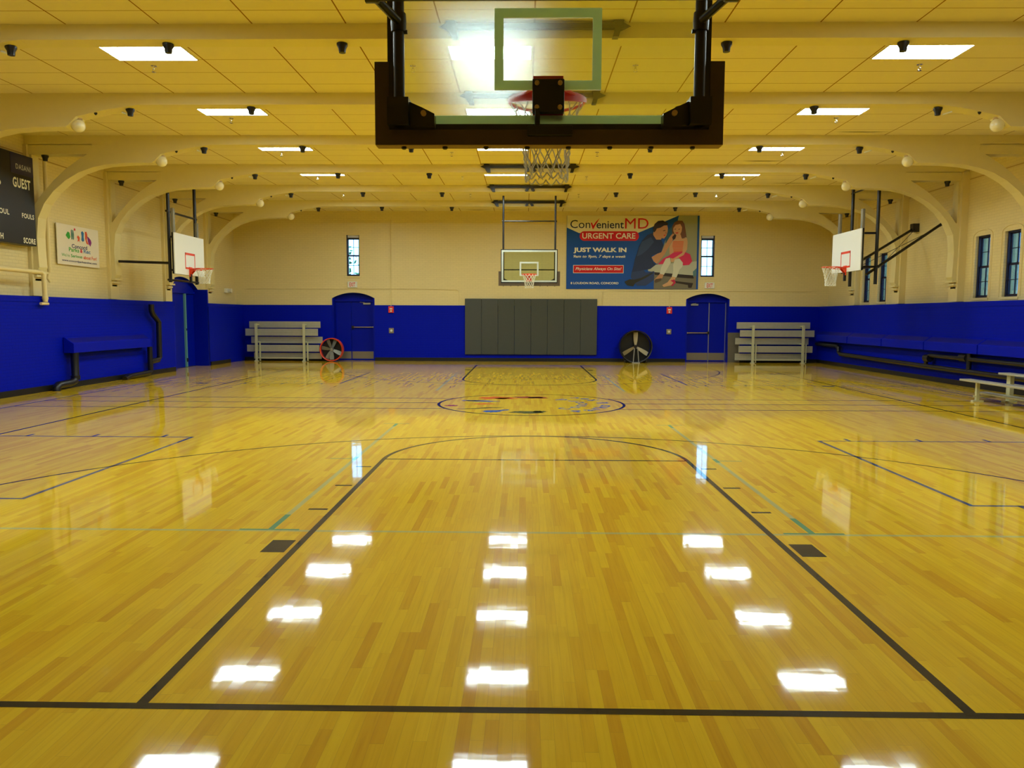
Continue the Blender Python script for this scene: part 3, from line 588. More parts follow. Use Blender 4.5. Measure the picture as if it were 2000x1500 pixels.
def end_hoop(name, label, sg, yb, base, near):
    """glass board facing the court; sg +1: the court lies towards +y"""
    t = thing(name, (0.0, yb, 0), label, 'basketball hoop'); X0 = 0.0
    F = lambda d: yb+sg*d                           # d metres towards the court from the back of the glass
    def bx(g, x0, x1, d0, d1, z0, z1, m): g.box(x0, x1, *sorted((F(d0), F(d1))), z0, z1, m)
    g = MB(); bx(g, -0.90, 0.90, 0.0, 0.012, base, base+1.05, 'hoopglass' if near else 'farglass'); g.build('glass_pane', t)
    def mark(x0, x1, z0, z1, wv):
        a = MB()
        for q in ((x0, x1, z0, z0+wv), (x0, x1, z1-wv, z1), (x0, x0+wv, z0+wv, z1-wv), (x1-wv, x1, z0+wv, z1-wv)):
            bx(a, q[0], q[1], 0.0125, 0.0145, q[2], q[3], 'glassfront' if near else 'glassmark'); bx(a, q[0], q[1], -0.0015, -0.0005, q[2], q[3], 'glassback' if near else 'glassmark')
        return a
    r0 = base+0.215
    tag(mark(-0.312, 0.306, r0, r0+0.455, 0.052).build('target_square', t), 'painted shooter square'); mark(-0.90, 0.90, base+0.015, base+1.045, 0.055).build('border_marking', t)
    g = MB()
    for x0, x1 in ((-0.925, -0.885), (0.885, 0.925)): bx(g, x0, x1, -0.04, 0.004, base-0.03, base+1.06, 'blackmetal')
    bx(g, -0.925, 0.925, -0.04, 0.004, base-0.035, base+0.012, 'blackmetal'); bx(g, -0.925, 0.925, -0.03, 0.004, base+1.045, base+1.075, 'blackmetal'); g.build('frame', t)
    for x0, x1 in ((-1.0, 0.002), (0.004, 1.005)):  # foam pad in two pieces
        p = MB(); xs = x0 if x0 < -0.5 else x1; s2 = -1 if x0 < -0.5 else 1
        poly = [(xs-s2*1.003, base-0.105), (xs, base-0.105), (xs, base+0.36), (xs-s2*0.082, base+0.36), (xs-s2*0.082, base-0.02), (xs-s2*1.003, base-0.02)]
        p.prism(poly, 'y', *sorted((F(-0.045), F(0.055))), 'pad'); p.box(*sorted((xs, xs-s2*1.003)), *sorted((F(-0.044), F(0.054))), base-0.108, base-0.104, 'padlit'); pd = p.build('foam_pad', t, 0.006)
        q = MB()
        for i in range(4):
            x = s2*(0.12+0.24*i)+0.0; q.lathe([(0.014, -0.001), (0.016, -0.012), (0.010, -0.018)], (x, F(0.0), base-0.105), 'black', 10)
        tag(q.build('plug', pd), 'black plugs under the pad')
    for sx in (-1, 1):
        x = sx*0.848; p = MB(); p.tube([(x, F(-0.11), base-0.02), (x, F(-0.11), H)], 0.032, 'blackmetal', 14); p.build('post', t)
        k = MB(); bx(k, x-0.06, x+0.06, -0.17, -0.03, base-0.02, base+0.13, 'blackmetal')
        pr_ = [(x-sx*0.05, base-0.02), (x-sx*0.20, base-0.02), (x-sx*0.20, base+0.05), (x-sx*0.13, base+0.085), (x-sx*0.05, base+0.12)]; k.prism(pr_, 'y', *sorted((F(-0.12), F(-0.035))), 'blackmetal'); k.lathe([(0.016, 0.0), (0.016, 0.02)], (x-sx*0.14, F(-0.14) if sg > 0 else F(-0.12), base+0.05), 'brown', 8, 'y'); k.build('bracket', t)
        if near:
            c = MB(); c.lathe([(0.042, -0.05), (0.045, 0.0), (0.042, 0.05)], (x, F(-0.11), base+0.55), 'blackmetal', 14); c.tube([(x-sx*0.05, F(-0.11), base+0.50), (x+sx*0.03, F(-0.11), base+0.50)], 0.012, 'blackmetal', 8); c.build('post_clamp', t)
            c = MB(); c.tube([(x, F(-0.15), base+0.55), (sx*0.93, F(-0.42), base+0.575)], 0.024, 'blackmetal', 10); c.build('diagonal_brace', t)
    c = MB()
    if near: c.tube([(-0.955, F(-0.42), base+0.578), (0.955, F(-0.42), base+0.578)], 0.032, 'blackmetal', 12); c.tube([(-0.97, F(-0.42), base+0.578), (-0.90, F(-0.42), base+0.578)], 0.042, 'blackmetal', 12); c.tube([(0.90, F(-0.42), base+0.578), (0.97, F(-0.42), base+0.578)], 0.042, 'blackmetal', 12)
    else:
        c.tube([(-0.9, F(-0.11), 4.79), (0.9, F(-0.11), 4.79)], 0.022, 'blackmetal', 8); c.build('cross_bar', t); c = MB(); c.tube([(-0.85, F(-0.11), 3.22), (0.85, F(-0.11), 3.22)], 0.018, 'blackmetal', 8)
    c.build('cross_bar', t)
    if near:
        c = MB()
        for sx in (-1, 1): c.tube([(sx*0.93, F(-0.42), base+0.575), (sx*0.93, F(-2.4), H-0.02)], 0.028, 'blackmetal', 10)
        c.build('back_strut', t)
    g = MB(); z0 = base+0.075; bx(g, -0.092, 0.091, -0.06, -0.002, z0, z0+0.185, 'black')
    bx(g, -0.078, -0.048, -0.075, -0.05, base-0.03, z0+0.02, 'black'); bx(g, -0.12, 0.14, -0.08, -0.046, base-0.06, base-0.005, 'black'); mp = g.build('mount_plate', t, 0.006)
    g = MB()
    for x in (-0.066, 0.066):
        for z in (z0+0.025, z0+0.160): g.lathe([(0.014, 0.0), (0.014, -sg*0.012), (0.008, -sg*0.018)], (x, F(-0.06), z), 'brown', 8, 'y')
    tag(g.build('bolt', mp), 'four brown bolt heads')
    c = (0.004, F(0.012+0.38), 3.05); rim = rim_parts(t, c, 0.0, F(0.014), M['red'] if near else M['orange'])
    n = net_mesh((c[0], c[1], 3.04), seed=3 if near else 5, tr=0.0042 if near else 0.006, h=0.45 if near else 0.40); n.build('net', rim)
    return t
end_hoop('basketball_hoop', 'near glass backboard seen from behind, with brown foam edge padding', 1, 1.385, 2.795, True)
end_hoop('basketball_hoop', 'far glass backboard with white border hanging before the end wall', -1, 21.95, 2.80, False)
def side_hoop(label, sg, xb, zb, yc, zr, xp, posts, side):
    """white fan-free board; sg: direction of the court (+1 towards +x)"""
    t = thing('basketball_hoop', (xb, yc, 0), label, 'basketball hoop'); E = lambda d: xb+sg*d
    def bx(g, d0, d1, y0, y1, z0, z1, m): g.box(*sorted((E(d0), E(d1))), y0, y1, z0, z1, m)
    g = MB(); bx(g, -0.03, 0.0, yc-0.915, yc+0.915, zb, zb+1.07, 'board'); g.build('backboard', t, 0.004)
    g = MB(); y0, y1, z0, z1 = yc-0.31, yc+0.31, zr-0.02, zr+0.42
    for q, wv in (((y0, y1, z0, z0+0.05), 0), ((y0, y1, z1-0.06, z1), 0), ((y0, y0+0.04, z0, z1), 0), ((y1-0.04, y1, z0, z1), 0)): bx(g, 0.0, 0.002, *q, 'orange')
    tag(g.build('target_square', t), 'orange painted shooter square')
    g = MB()                                        # steel angle round the back
    for q in ((yc-0.91, yc-0.86, zb, zb+1.07), (yc+0.86, yc+0.91, zb, zb+1.07), (yc-0.91, yc+0.91, zb, zb+0.05), (yc-0.91, yc+0.91, zb+1.02, zb+1.07)): bx(g, -0.075, -0.03, *q, 'blackmetal')
    g.build('frame', t)
    for yy, zt in ((yc-0.72, 4.50), (yc+0.72, 4.28 if side == 'left' else 4.55)):
        r = MB(); bx(r, -0.13, -0.075, yy-0.05, yy-0.012, zb+0.1, zt, 'steel'); bx(r, -0.13, -0.075, yy+0.012, yy+0.05, zb+0.1, zt, 'steel'); bx(r, -0.14, -0.12, yy-0.05, yy+0.05, zb+0.1, zt-0.01, 'steel'); tag(r.build('height_rail', t), 'silver height adjusting rail')
    for yy in posts:
        p = MB(); p.tube([(xp, yy, 2.58), (xp, yy, H-0.01)], 0.045, 'blackmetal', 12); p.build('post', t)
        for z in (zb+1.0, zb+0.12):
            a = MB(); dy = max(yc-0.8, min(yc+0.8, yy)); a.tube([(xp, yy, z), (E(-0.12), dy, z)], 0.028, 'blackmetal', 8); a.build('arm', t)
    c = MB()
    for z in ((4.45, 2.64) if side == 'left' else (5.2, 3.05)):
        c = MB(); c.tube([(xp, posts[0]-0.12, z), (xp, posts[1]+0.1, z)], 0.03 if side == 'left' else 0.024, 'blackmetal', 8); c.build('cross_bar', t)
    cc = (E(0.38), yc, zr); rim = rim_parts(t, cc, E(0.0), yc, M['orange'])
    n = net_mesh((cc[0], cc[1], zr-0.01), seed=8, tr=0.006, h=0.46 if side == 'right' else 0.36); n.build('net', rim)
    s = MB(); bx(s, -0.02, 0.03, yc-0.035, yc+0.035, zr-0.37, zr-0.15, 'black'); s.build('strut', rim)
    return t
HL = side_hoop('white side backboard with orange square by the left wall doorway', 1, -9.29, 2.785, 17.75, 2.965, -9.64, (17.3, 18.95), 'left')
b = MB(); b.tube([(-9.64, 17.3, 3.09), (-10.86, 16.99, 3.11)], 0.035, 'blackmetal', 8); b.build('wall_brace', HL)
HR = side_hoop('white side backboard with orange square and diagonal braces to the right wall', -1, 8.5, 2.92, 17.75, 3.05, 9.14, (17.35, 18.95), 'right')
for y0, y1, z0 in ((17.35, 17.72, 2.98), (18.95, 19.36, 3.12)):
    b = MB(); b.tube([(9.14-0.25, y0, z0-0.15), (11.1, y1, 4.27)], 0.038, 'blackmetal', 8); b.box(11.02, 11.22, y1-0.09, y1+0.09, 4.16, 4.40, 'blackmetal'); b.build('wall_brace', HR)
b = MB(); b.tube([(9.3, 17.35, 3.1), (11.1, 19.3, 4.25)], 0.008, 'blackmetal', 5); b.tube([(9.3, 18.95, 3.1), (11.1, 17.75, 4.2)], 0.008, 'blackmetal', 5); b.build('tie_wire', HR)
# ------------------------------------------------------------------ wall pads, far wall fittings
for i in range(8):
    g = MB(); x0 = -2.39+i*0.621; g.box(x0+0.002, x0+0.619, YF-0.09, YF-0.022, 0.26, 2.355, 'matpad'); o = g.build('wall_pad', None, 0.012)
    tag(o, 'gray padded wall panel, %s from the left in the row under the far hoop' % ORD[i], 'wall pad', 'gray wall pads under the far hoop')
def exit_sign(x, label):
    t = thing('exit_sign', (x, YF, 2.86), label, 'exit sign', 'exit signs over the far doors'); g = MB(); g.box(x-0.18, x+0.18, YF-0.06, YF-0.002, 2.76, 2.98, 'white'); g.build('housing', t, 0.008)
    g = MB(); mx = Matrix(((1, 0, 0, x), (0, 0, -1, YF-0.0625), (0, 1, 0, 2.87), (0, 0, 0, 1))); g.text('EXIT', mx, 'orange', (-0.11, 0.11, -0.075, 0.075), bold=0.02); tag(g.build('lettering', t), 'red letters reading EXIT'); return t
exit_sign(-6.63, 'white exit sign with red letters below the left far window'); exit_sign(6.76, 'white exit sign with red letters below the window beside the big banner')
for x, nm in ((-5.18, 'left'), (5.28, 'right')):
    t = thing('fire_alarm', (x, YF-0.02, 1.95), 'red fire alarm strobe on the blue wall by the %s arched door' % nm, 'fire alarm', 'red fire alarm strobes'); g = MB(); g.box(x-0.10, x+0.10, YF-0.07, YF-0.02, 1.82, 2.06, 'red'); g.build('housing', t, 0.006)
    g = MB(); g.box(x-0.05, x+0.05, YF-0.085, YF-0.065, 1.94, 1.99, 'white'); g.lathe([(0.035, -0.072), (0.03, -0.078)], (x, YF, 1.88), 'white', 12, 'y'); g.build('strobe', t)
    t = thing('pull_station', (x, YF-0.02, 1.14), 'small grey call box on the blue wall under the %s fire alarm' % nm, 'call box', 'grey call boxes under the alarms'); g = MB(); g.box(x-0.09, x+0.09, YF-0.06, YF-0.02, 1.05, 1.24, 'kick'); g.build('housing', t, 0.005)
    g = MB(); g.lathe([(0.045, -0.061), (0.04, -0.075), (0.01, -0.08)], (x, YF, 1.145), 'white', 14, 'y'); g.build('button', t)
def conduit(name, pts, r, m, label, cat='conduit', n=8):
    g = MB(); g.tube(pts, r, m, n); return tag(g.build(name), label, cat)
cy = YF-0.018
conduit('conduit', [(-10.7, cy, 2.70), (-4.0, cy, 2.715), (-2.7, cy, 2.69), (-2.62, cy, 2.64), (-2.6, cy, 2.12)], 0.013, 'cream', 'thin cream conduit along the far wall above the left door')
conduit('conduit', [(10.6, cy, 2.66), (2.9, cy, 2.66), (2.78, cy, 2.62), (2.76, cy, 2.12)], 0.013, 'cream', 'thin cream conduit along the far wall under the big banner')
conduit('conduit', [(-5.18, cy-0.028, 5.3), (-5.18, cy-0.028, 2.07)], 0.012, 'cream', 'thin vertical cream conduit down to the left fire alarm')
conduit('conduit', [(5.28, cy-0.028, 2.62), (5.28, cy-0.028, 2.07)], 0.012, 'cream', 'short vertical cream conduit down to the right fire alarm')
t = thing('emergency_light', (-10.78, 24.8, 2.6), 'small white emergency lamp at the far end of the left wall', 'emergency light'); g = MB(); g.box(XL, XL+0.1, 24.65, 24.95, 2.52, 2.68, 'white'); g.build('housing', t, 0.01); g = MB(); g.lathe([(0.06, 0.0), (0.08, 0.12), (0.02, 0.13)], (XL+0.1, 24.8, 2.6), 'white', 14, 'x'); g.build('lamp_head', t)
g = MB(); mx = Matrix.Translation((7.71, YF-0.10, 0)) @ Matrix.Rotation(-0.06, 4, 'X'); g.box(-0.22, 0.22, -0.015, 0.015, 0.0, 1.12, 'panel', mx); tag(g.build('metal_sheet'), 'dull grey metal sheet leaning on the wall beside the right arched door', 'metal sheet')
# ------------------------------------------------------------------ tilted bleachers along the far wall
def bleacher(label, planks, ups, low):
    x0 = min(p[0] for p in planks); x1 = max(p[1] for p in planks); t = thing('folded_bleacher', ((x0+x1)/2, 25.0, 0), label, 'bleacher', 'tipped-up bleachers along the far wall')
    for i, (a, b_, z0, z1) in enumerate(planks):
        y = 25.12 if i % 2 else 25.30; g = MB(); g.box(a, b_, y, y+0.045, z0, z1, 'alu')
        for k in range(3): zz = z0+(z1-z0)*(k+0.5)/3; g.box(a+0.004, b_-0.004, y-0.006, y, zz-0.028, zz+0.028, 'alu')
        g.build('plank', t, 0.004)
    for x in ups:
        g = MB(); g.box(x-0.04, x+0.04, 24.98, 25.06, 0.0, 1.40, 'aluleg'); g.box(x+0.10, x+0.14, 25.03, 25.09, 0.02, 0.72, 'aluleg')
        for z in (1.36, 1.0, 0.72, 0.42): g.box(x-0.03, x+0.03, 25.05, 25.4, z-0.025, z+0.025, 'aluleg')
        g.box(x-0.06, x+0.06, 24.94, 25.12, 0.0, 0.04, 'aluleg'); g.build('upright', t)
        g = MB(); g.tube([(x+0.04, 25.1, 0.07), (x+0.09, 25.1, 0.07)], 0.068, 'black', 14); g.build('wheel', t)
    g = MB(); g.box(ups[0], ups[1], 25.0, 25.04, 0.11, 0.15, 'aluleg'); g.build('brace', t)
bleacher('aluminium bleacher tipped up against the wall left of the orange fan', [(-10.45, -7.78, 1.24, 1.48), (-10.54, -7.83, 0.95, 1.21), (-10.39, -7.71, 0.66, 0.91), (-10.49, -7.78, 0.36, 0.61), (-10.3, -7.75, 0.08, 0.31)], (-10.1, -8.32), True)
bleacher('aluminium bleacher tipped up against the wall right of the grey metal sheet', [(7.72, 10.42, 1.27, 1.51), (7.80, 10.52, 0.98, 1.22), (7.68, 10.38, 0.69, 0.93), (7.76, 10.47, 0.40, 0.64), (7.68, 10.33, 0.10, 0.35)], (8.25, 10.08), True)
# low bench bleacher at the right
t = thing('bench_bleacher', (9.4, 11.5, 0), 'low aluminium two-row bleacher standing by the right wall', 'bleacher')
for x0, x1, z0, z1, y1 in ((8.97, 9.21, 0.395, 0.435, 12.9), (9.58, 9.82, 0.55, 0.59, 12.6), (9.3, 9.56, 0.13, 0.165, 12.9), (10.15, 10.39, 0.72, 0.76, 12.6), (9.9, 10.1, 0.30, 0.335, 12.9)):
    g = MB(); g.box(x0, x1, 7.6, y1, z0, z1, 'alu'); g.build('plank', t, 0.006)
for y in (12.45, 10.4, 8.3):
    g = MB(); g.box(9.05, 9.11, y-0.05, y+0.01, 0.03, 0.40, 'aluleg'); g.box(8.98, 9.2, y-0.06, y+0.02, 0.0, 0.03, 'aluleg'); g.build('leg', t)
    g = MB(); g.box(9.68, 9.76, y-0.1, y+0.02, 0.03, 0.55, 'aluleg'); g.box(9.6, 9.84, y-0.11, y+0.03, 0.0, 0.03, 'aluleg'); g.build('leg', t)
    g = MB(); g.box(10.24, 10.3, y-0.05, y+0.01, 0.0, 0.72, 'aluleg'); g.build('leg', t)
    g = MB(); g.box(9.0, 10.35, y-0.03, y-0.01, 0.09, 0.13, 'aluleg'); g.build('cross_rail', t)
# ------------------------------------------------------------------ fans
def fan(name, label, c, r, depth, rm, bm, blades, wide, stand):
    t = thing(name, (c[0], c[1], 0), label, 'fan'); x, y, z = c
    g = MB(); n = 40; pr_ = [(r-0.035, -depth/2), (r, -depth/2-0.012), (r, depth/2), (r-0.02, depth/2), (r-0.03, -depth/2+0.02)]
    vs = []; fs = []
    for i in range(n):
        a = 2*PI*i/n
        for rr, h in pr_: vs.append((x+rr*math.cos(a), y+h, z+rr*math.sin(a)))
    k = len(pr_)
    for i in range(n):
        for j in range(k): fs.append((i*k+j, i*k+(j+1) % k, ((i+1) % n)*k+(j+1) % k, ((i+1) % n)*k+j))
    g.add(vs, fs, rm, True); g.build('housing', t)
    g = MB(); g.lathe([(r-0.03, 0.0), (r-0.03, 0.006)], (x, y+depth/2-0.01, z), 'black', 40, 'y')   # rear grille disc
    g.build('rear_guard', t)
    g = MB(); g.lathe([(0.05, -0.06), (0.065, -0.03), (0.065, 0.10)], (x, y, z), 'blackmetal' if rm != 'orange' else 'steel', 16, 'y'); g.build('hub', t)
    for a in blades:
        d = Vector((math.cos(a), 0, math.sin(a))); nrm = Vector((-math.sin(a), 0, math.cos(a))); yv = Vector((0, 1, 0)); b = MB(); vs = []
        for u, wv in ((0.10, 0.45), (0.35, 0.8), (0.7, 1.0), (0.88, 0.95)):
            p = Vector(c)+d*r*u
            for s2 in (-1, 1):
                for th in (0.0, 0.012): vs.append(p+nrm*s2*wide*r*wv*0.5+yv*(s2*wide*r*wv*0.28+th-0.02))
        fs = []
        for i in range(3):
            o_ = i*4; q = o_+4; fs += [(o_, o_+2, q+2, q), (o_+1, q+1, q+3, o_+3), (o_, q, q+1, o_+1), (o_+2, o_+3, q+3, q+2)]
        fs += [(0, 1, 3, 2), (12, 14, 15, 13)]; b.add(vs, fs, bm, True); b.build('blade', t)
    g = MB()
    if stand == 'feet':
        for sx in (-1, 1): g.tube([(x+sx*r*0.55, y-depth/2-0.02, 0.012), (x+sx*r*0.55, y+depth/2+0.05, 0.012)], 0.012, 'black', 6); g.tube([(x+sx*r*0.55, y, 0.012), (x+sx*r*0.60, y, z-r*0.79)], 0.012, 'black', 6)
    else:
        for sx in (-1, 1): g.tube([(x+sx*0.10, y-depth/2-0.02, 0.03), (x+sx*0.06, y-depth/2, z-0.05)], 0.02, 'steel', 8); g.tube([(x+sx*r*0.62, y-0.1, 0.07), (x+sx*r*0.68, y-0.1, 0.07)], 0.07, 'black', 14)
        g.box(x-0.14, x+0.14, y-depth/2-0.05, y-depth/2+0.1, 0.0, 0.03, 'steel'); g.tube([(x-r*0.7, y-0.05, 0.06), (x+r*0.7, y-0.05, 0.06)], 0.016, 'black', 6)
    g.build('stand', t)
fan('floor_fan', 'orange-rimmed floor fan standing in front of the left arched door', (-7.32, 25.15, 0.445), 0.43, 0.22, 'orange', 'silver', [math.radians(a) for a in (68, 100, 172, 330, 235, 275)][0:1]+[math.radians(a) for a in (112, 170, 242, 270, 335)], 0.33, 'feet')
fan('drum_fan', 'large black drum fan with three tan blades against the far wall', (3.97, 25.2, 0.60), 0.60, 0.40, 'black', 'tan', [math.radians(a) for a in (90, 212, 328)], 0.26, 'legs')
# ------------------------------------------------------------------ heaters and pipes
def cover(label, x_wall, x_front, y0, y1, zs, group=None):
    t = thing('radiator_cover', (x_wall, (y0+y1)/2, zs[0]), label, 'radiator cover', group); g = MB(); z0, z1, z2 = zs
    def P(y): return [(x_wall, y, z0), (x_front, y, z0), (x_front, y, z1), (x_wall+(x_front-x_wall)*0.15, y, z2), (x_wall, y, z2)]
    vs = P(y0)+P(y1); g.add(vs, [(4, 3, 2, 1, 0), (5, 6, 7, 8, 9)] + [(i, (i+1) % 5, 5+(i+1) % 5, 5+i) for i in range(5)], 'blue'); g.build('housing', t, 0.006)
    g = MB(); dx, dz = x_wall+(x_front-x_wall)*0.15-x_front, z2-z1; n = int((y1-y0)/0.06)
    nx, nz = (dz, -dx); ln = math.hypot(nx, nz); s2 = 1 if (nx/ln)*(x_front-x_wall) > 0 else -1
    for i in range(1, n):                            # louvre slots in the sloping top
        yy = y0+(y1-y0)*i/n
        a, b_ = (x_front+dx*0.15, z1+dz*0.15), (x_front+dx*0.85, z1+dz*0.85); o_ = (s2*nx/ln*0.002, s2*nz/ln*0.002)
        if o_[1] < 0: o_ = (-o_[0], -o_[1])
        g.poly([(a[0]+o_[0], yy-0.012, a[1]+o_[1]), (a[0]+o_[0], yy+0.012, a[1]+o_[1]), (b_[0]+o_[0], yy+0.012, b_[1]+o_[1]), (b_[0]+o_[0], yy-0.012, b_[1]+o_[1])], 'pipeblk')
    gr = g.build('grille', t); gr['kind'] = 'thing'
    g = MB(); g.box(*sorted((x_front-0.0, x_front+(0.012 if x_front > x_wall else -0.012))), y0, y0+0.03, z0, z1, 'blue'); g.build('trim_strip', t)
    return t
cover('blue radiator cover on black pipe legs along the left wall', XLW+0.013, -10.54, 14.25, 17.9, (0.82, 1.04, 1.18))
yb = [25.35, 22.45, 20.0, 17.55, 15.1, 12.65, 10.2, 7.75]
for i in range(7): cover('blue radiator cover section along the right wall, %s from the far corner' % ORD[i], XRW-0.013, XRW-0.25, yb[i+1]+0.01, yb[i]-0.01, (0.84, 1.06, 1.20), 'blue radiator cover sections along the right wall')
XP = -10.62
g = MB(); g.tube([(XP, 14.42, 0.818), (XP, 14.42, 0.26), (XP, 14.36, 0.16), (XP, 14.2, 0.13), (XP, 13.75, 0.12), (XP, 13.68, 0.06), (XP, 13.68, 0.0)], 0.085, 'pipeblk', 14); g.lathe([(0.10, -0.05), (0.10, 0.05)], (XP, 14.42, 0.24), 'pipeblk', 14); tag(g.build('heating_pipe'), 'fat black heating pipe elbow under the near end of the left radiator cover', 'pipe')
g = MB(); g.tube([(XP, 18.0, 0.815), (XP, 18.0, 0.15), (XP, 17.9, 0.10), (XP, 16.9, 0.08), (XP, 16.6, 0.03)], 0.07, 'pipeblk', 14); g.tube([(XP, 18.0, 0.40), (XP, 18.45, 0.42), (XP, 18.55, 0.50), (XP, 18.58, 1.50), (XP, 18.25, 1.72), (XP, 18.18, 1.82), (XP, 18.18, 2.0)], 0.075, 'pipeblk', 14); tag(g.build('heating_pipe'), 'black heating pipe climbing the left wall beside the doorway', 'pipe')
g = MB(); XQ = 10.68; g.tube([(XQ, 25.3, 0.72), (XQ, 23.45, 0.72), (XQ, 23.32, 0.66), (XQ, 23.3, 0.52), (XQ, 23.15, 0.45), (XQ, 17.4, 0.40), (XQ, 8.0, 0.36)], 0.065, 'pipeblk', 14); g.tube([(XQ, 17.55, 0.46), (XQ, 17.5, 0.66), (XQ, 17.35, 0.70), (XQ, 16.2, 0.70), (XQ, 8.0, 0.68)], 0.055, 'pipeblk', 14); g.lathe([(0.10, -0.12), (0.10, 0.12)], (XQ, 17.45, 0.62), 'pipeblk', 14, 'y'); g.lathe([(0.10, -0.14), (0.10, 0.14)], (XQ, 15.75, 0.72), 'pipeblk', 14, 'y'); g.tube([(XQ, 15.55, 0.84), (XQ, 15.55, 0.40)], 0.06, 'pipeblk', 12); tag(g.build('heating_pipe'), 'black heating pipe run with fat valves under the right radiator covers', 'pipe')
XC = -10.70
g = MB(); g.tube([(XC, 7.0, 2.66), (XC, 13.45, 2.62), (XC, 13.55, 2.58), (XC, 13.56, 1.98)], 0.05, 'cream', 12); g.lathe([(0.055, -0.04), (0.065, 0.0), (0.055, 0.04)], (XC, 13.56, 2.06), 'cream', 12); g.tube([(XC+0.02, 13.36, 1.94), (XC+0.02, 13.62, 1.94)], 0.03, 'cream', 10); g.build('pipe'); tag(bpy.data.objects['pipe'], 'thick cream pipe under the scoreboard turning down to a valve', 'pipe')
g = MB(); g.tube([(-10.95, 14.18, 5.3), (-10.95, 14.16, 2.66)], 0.045, 'cream', 10); g.lathe([(0.055, -0.03), (0.055, 0.03)], (-10.95, 14.16, 2.75), 'cream', 12); g.tube([(-10.97, 14.16, 2.66), (-10.97, 14.12, 2.52), (-10.97, 14.2, 2.45)], 0.03, 'cream', 8); tag(g.build('pipe'), 'vertical cream pipe between the scoreboard and the parks banner', 'pipe')
# ------------------------------------------------------------------ scoreboard
XS = -10.85
t = thing('scoreboard', (XS, 12.3, 3.2), 'black scoreboard with white lettering high on the left wall', 'scoreboard')
g = MB(); g.box(XL+0.002, XS, 10.98, 13.6, 3.19, 5.09, 'scorebk'); g.build('cabinet', t, 0.01)
g = MB(); g.box(XS-0.01, XS+0.004, 12.86, 13.59, 4.66, 5.08, 'scorenavy'); sp2 = g.build('sponsor_panel', t)
def mxL(y, z, x): return Matrix(((0, 0, 1, x), (1, 0, 0, y), (0, 1, 0, z), (0, 0, 0, 1)))
wl = pr('score_white', (0.85, 0.82, 0.62)); g = MB(); g.text('DASANI', mxL(0, 0, XS+0.006), pr('score_grey', (0.55, 0.55, 0.55)), (13.02, 13.5, 4.76, 4.87), bold=0.012, spacing=1.15); tag(g.build('lettering', sp2), 'grey letters reading DASANI')
g = MB()
for tx, bx_ in (('GUEST', (12.90, 13.47, 4.37, 4.58)), ('FOULS', (13.14, 13.54, 3.755, 3.86)), ('FOUL', (12.36, 12.74, 3.765, 3.875)), ('H', (12.43, 12.52, 3.25, 3.37)), ('SCORE', (13.15, 13.55, 3.225, 3.345)), ('D', (12.40, 12.53, 4.33, 4.45))): g.text(tx, mxL(0, 0, XS+0.006), wl, bx_, bold=0.03, spacing=1.12)
tag(g.build('lettering', t), 'white scoreboard lettering')
# ------------------------------------------------------------------ parks banner on the left wall
XB = -11.04
t = thing('parks_banner', (XB, 15.5, 3.36), 'small white parks and recreation banner on the left wall', 'banner'); g = MB(); g.box(XB-0.012, XB, 14.64, 16.39, 2.89, 3.84, 'cloth'); g.build('sheet', t)
def B2(u, v): return (14.64+1.75*u, 3.84-0.95*v)
def btxt(g, s_, u0, u1, v0, v1, c, bold=0.02, shear=0.0):
    g = MB(); y0, z1 = B2(u0, v0); y1, z0 = B2(u1, v1); g.text(s_, mxL(0, 0, XB+0.002), c, (y0, y1, z0, z1), bold, shear); tag(g.build('lettering', t), 'coloured lettering')
def bpoly(g, pts, c, e=0.002): g = MB(); g.poly([(XB+e, *B2(u, v)) for u, v in pts], c); g.build('logo', t)
g = MB(); GR, TL, RD, BL, PU, OR, NV = pr('green', (0.04, 0.36, 0.03)), pr('grey_teal', (0.10, 0.22, 0.16)), pr('crimson', (0.62, 0.02, 0.04)), pr('steel_blue', (0.03, 0.16, 0.36)), pr('purple', (0.26, 0.02, 0.22)), pr('vermilion', (0.72, 0.09, 0.02)), pr('navy', (0.02, 0.02, 0.10))
bpoly(g, [(0.20, 0.27), (0.25, 0.17), (0.29, 0.19), (0.31, 0.30), (0.27, 0.36), (0.24, 0.33)], GR)
for k, dx in enumerate((0.0, 0.035)): bpoly(g, [(0.325+dx, 0.12), (0.345+dx, 0.10), (0.36+dx, 0.22), (0.355+dx, 0.34), (0.33+dx, 0.36), (0.322+dx, 0.24)], TL)
bpoly(g, [(0.415+0.02*math.cos(2*PI*i/8), 0.09+0.035*math.sin(2*PI*i/8)) for i in range(8)], RD)
bpoly(g, [(0.46, 0.27), (0.49, 0.22), (0.53, 0.27), (0.52, 0.36), (0.54, 0.40), (0.50, 0.36), (0.47, 0.39), (0.485, 0.32)], OR)
bpoly(g, [(0.565, 0.13), (0.60, 0.09), (0.635, 0.14), (0.625, 0.24), (0.635, 0.33), (0.60, 0.37), (0.565, 0.33), (0.575, 0.23)], BL)
bpoly(g, [(0.66, 0.10), (0.70, 0.09), (0.72, 0.17), (0.70, 0.30), (0.74, 0.42), (0.69, 0.40), (0.66, 0.28)], OR)
bpoly(g, [(0.71, 0.20), (0.75, 0.23), (0.80, 0.29), (0.815, 0.36), (0.785, 0.46), (0.74, 0.40), (0.72, 0.32)], PU, 0.003)
btxt(g, 'Concord', 0.33, 0.70, 0.46, 0.565, NV); btxt(g, 'Parks', 0.26, 0.50, 0.555, 0.66, GR); btxt(g, '&', 0.525, 0.585, 0.555, 0.66, RD, 0.05); btxt(g, 'Rec', 0.61, 0.78, 0.555, 0.66, BL)
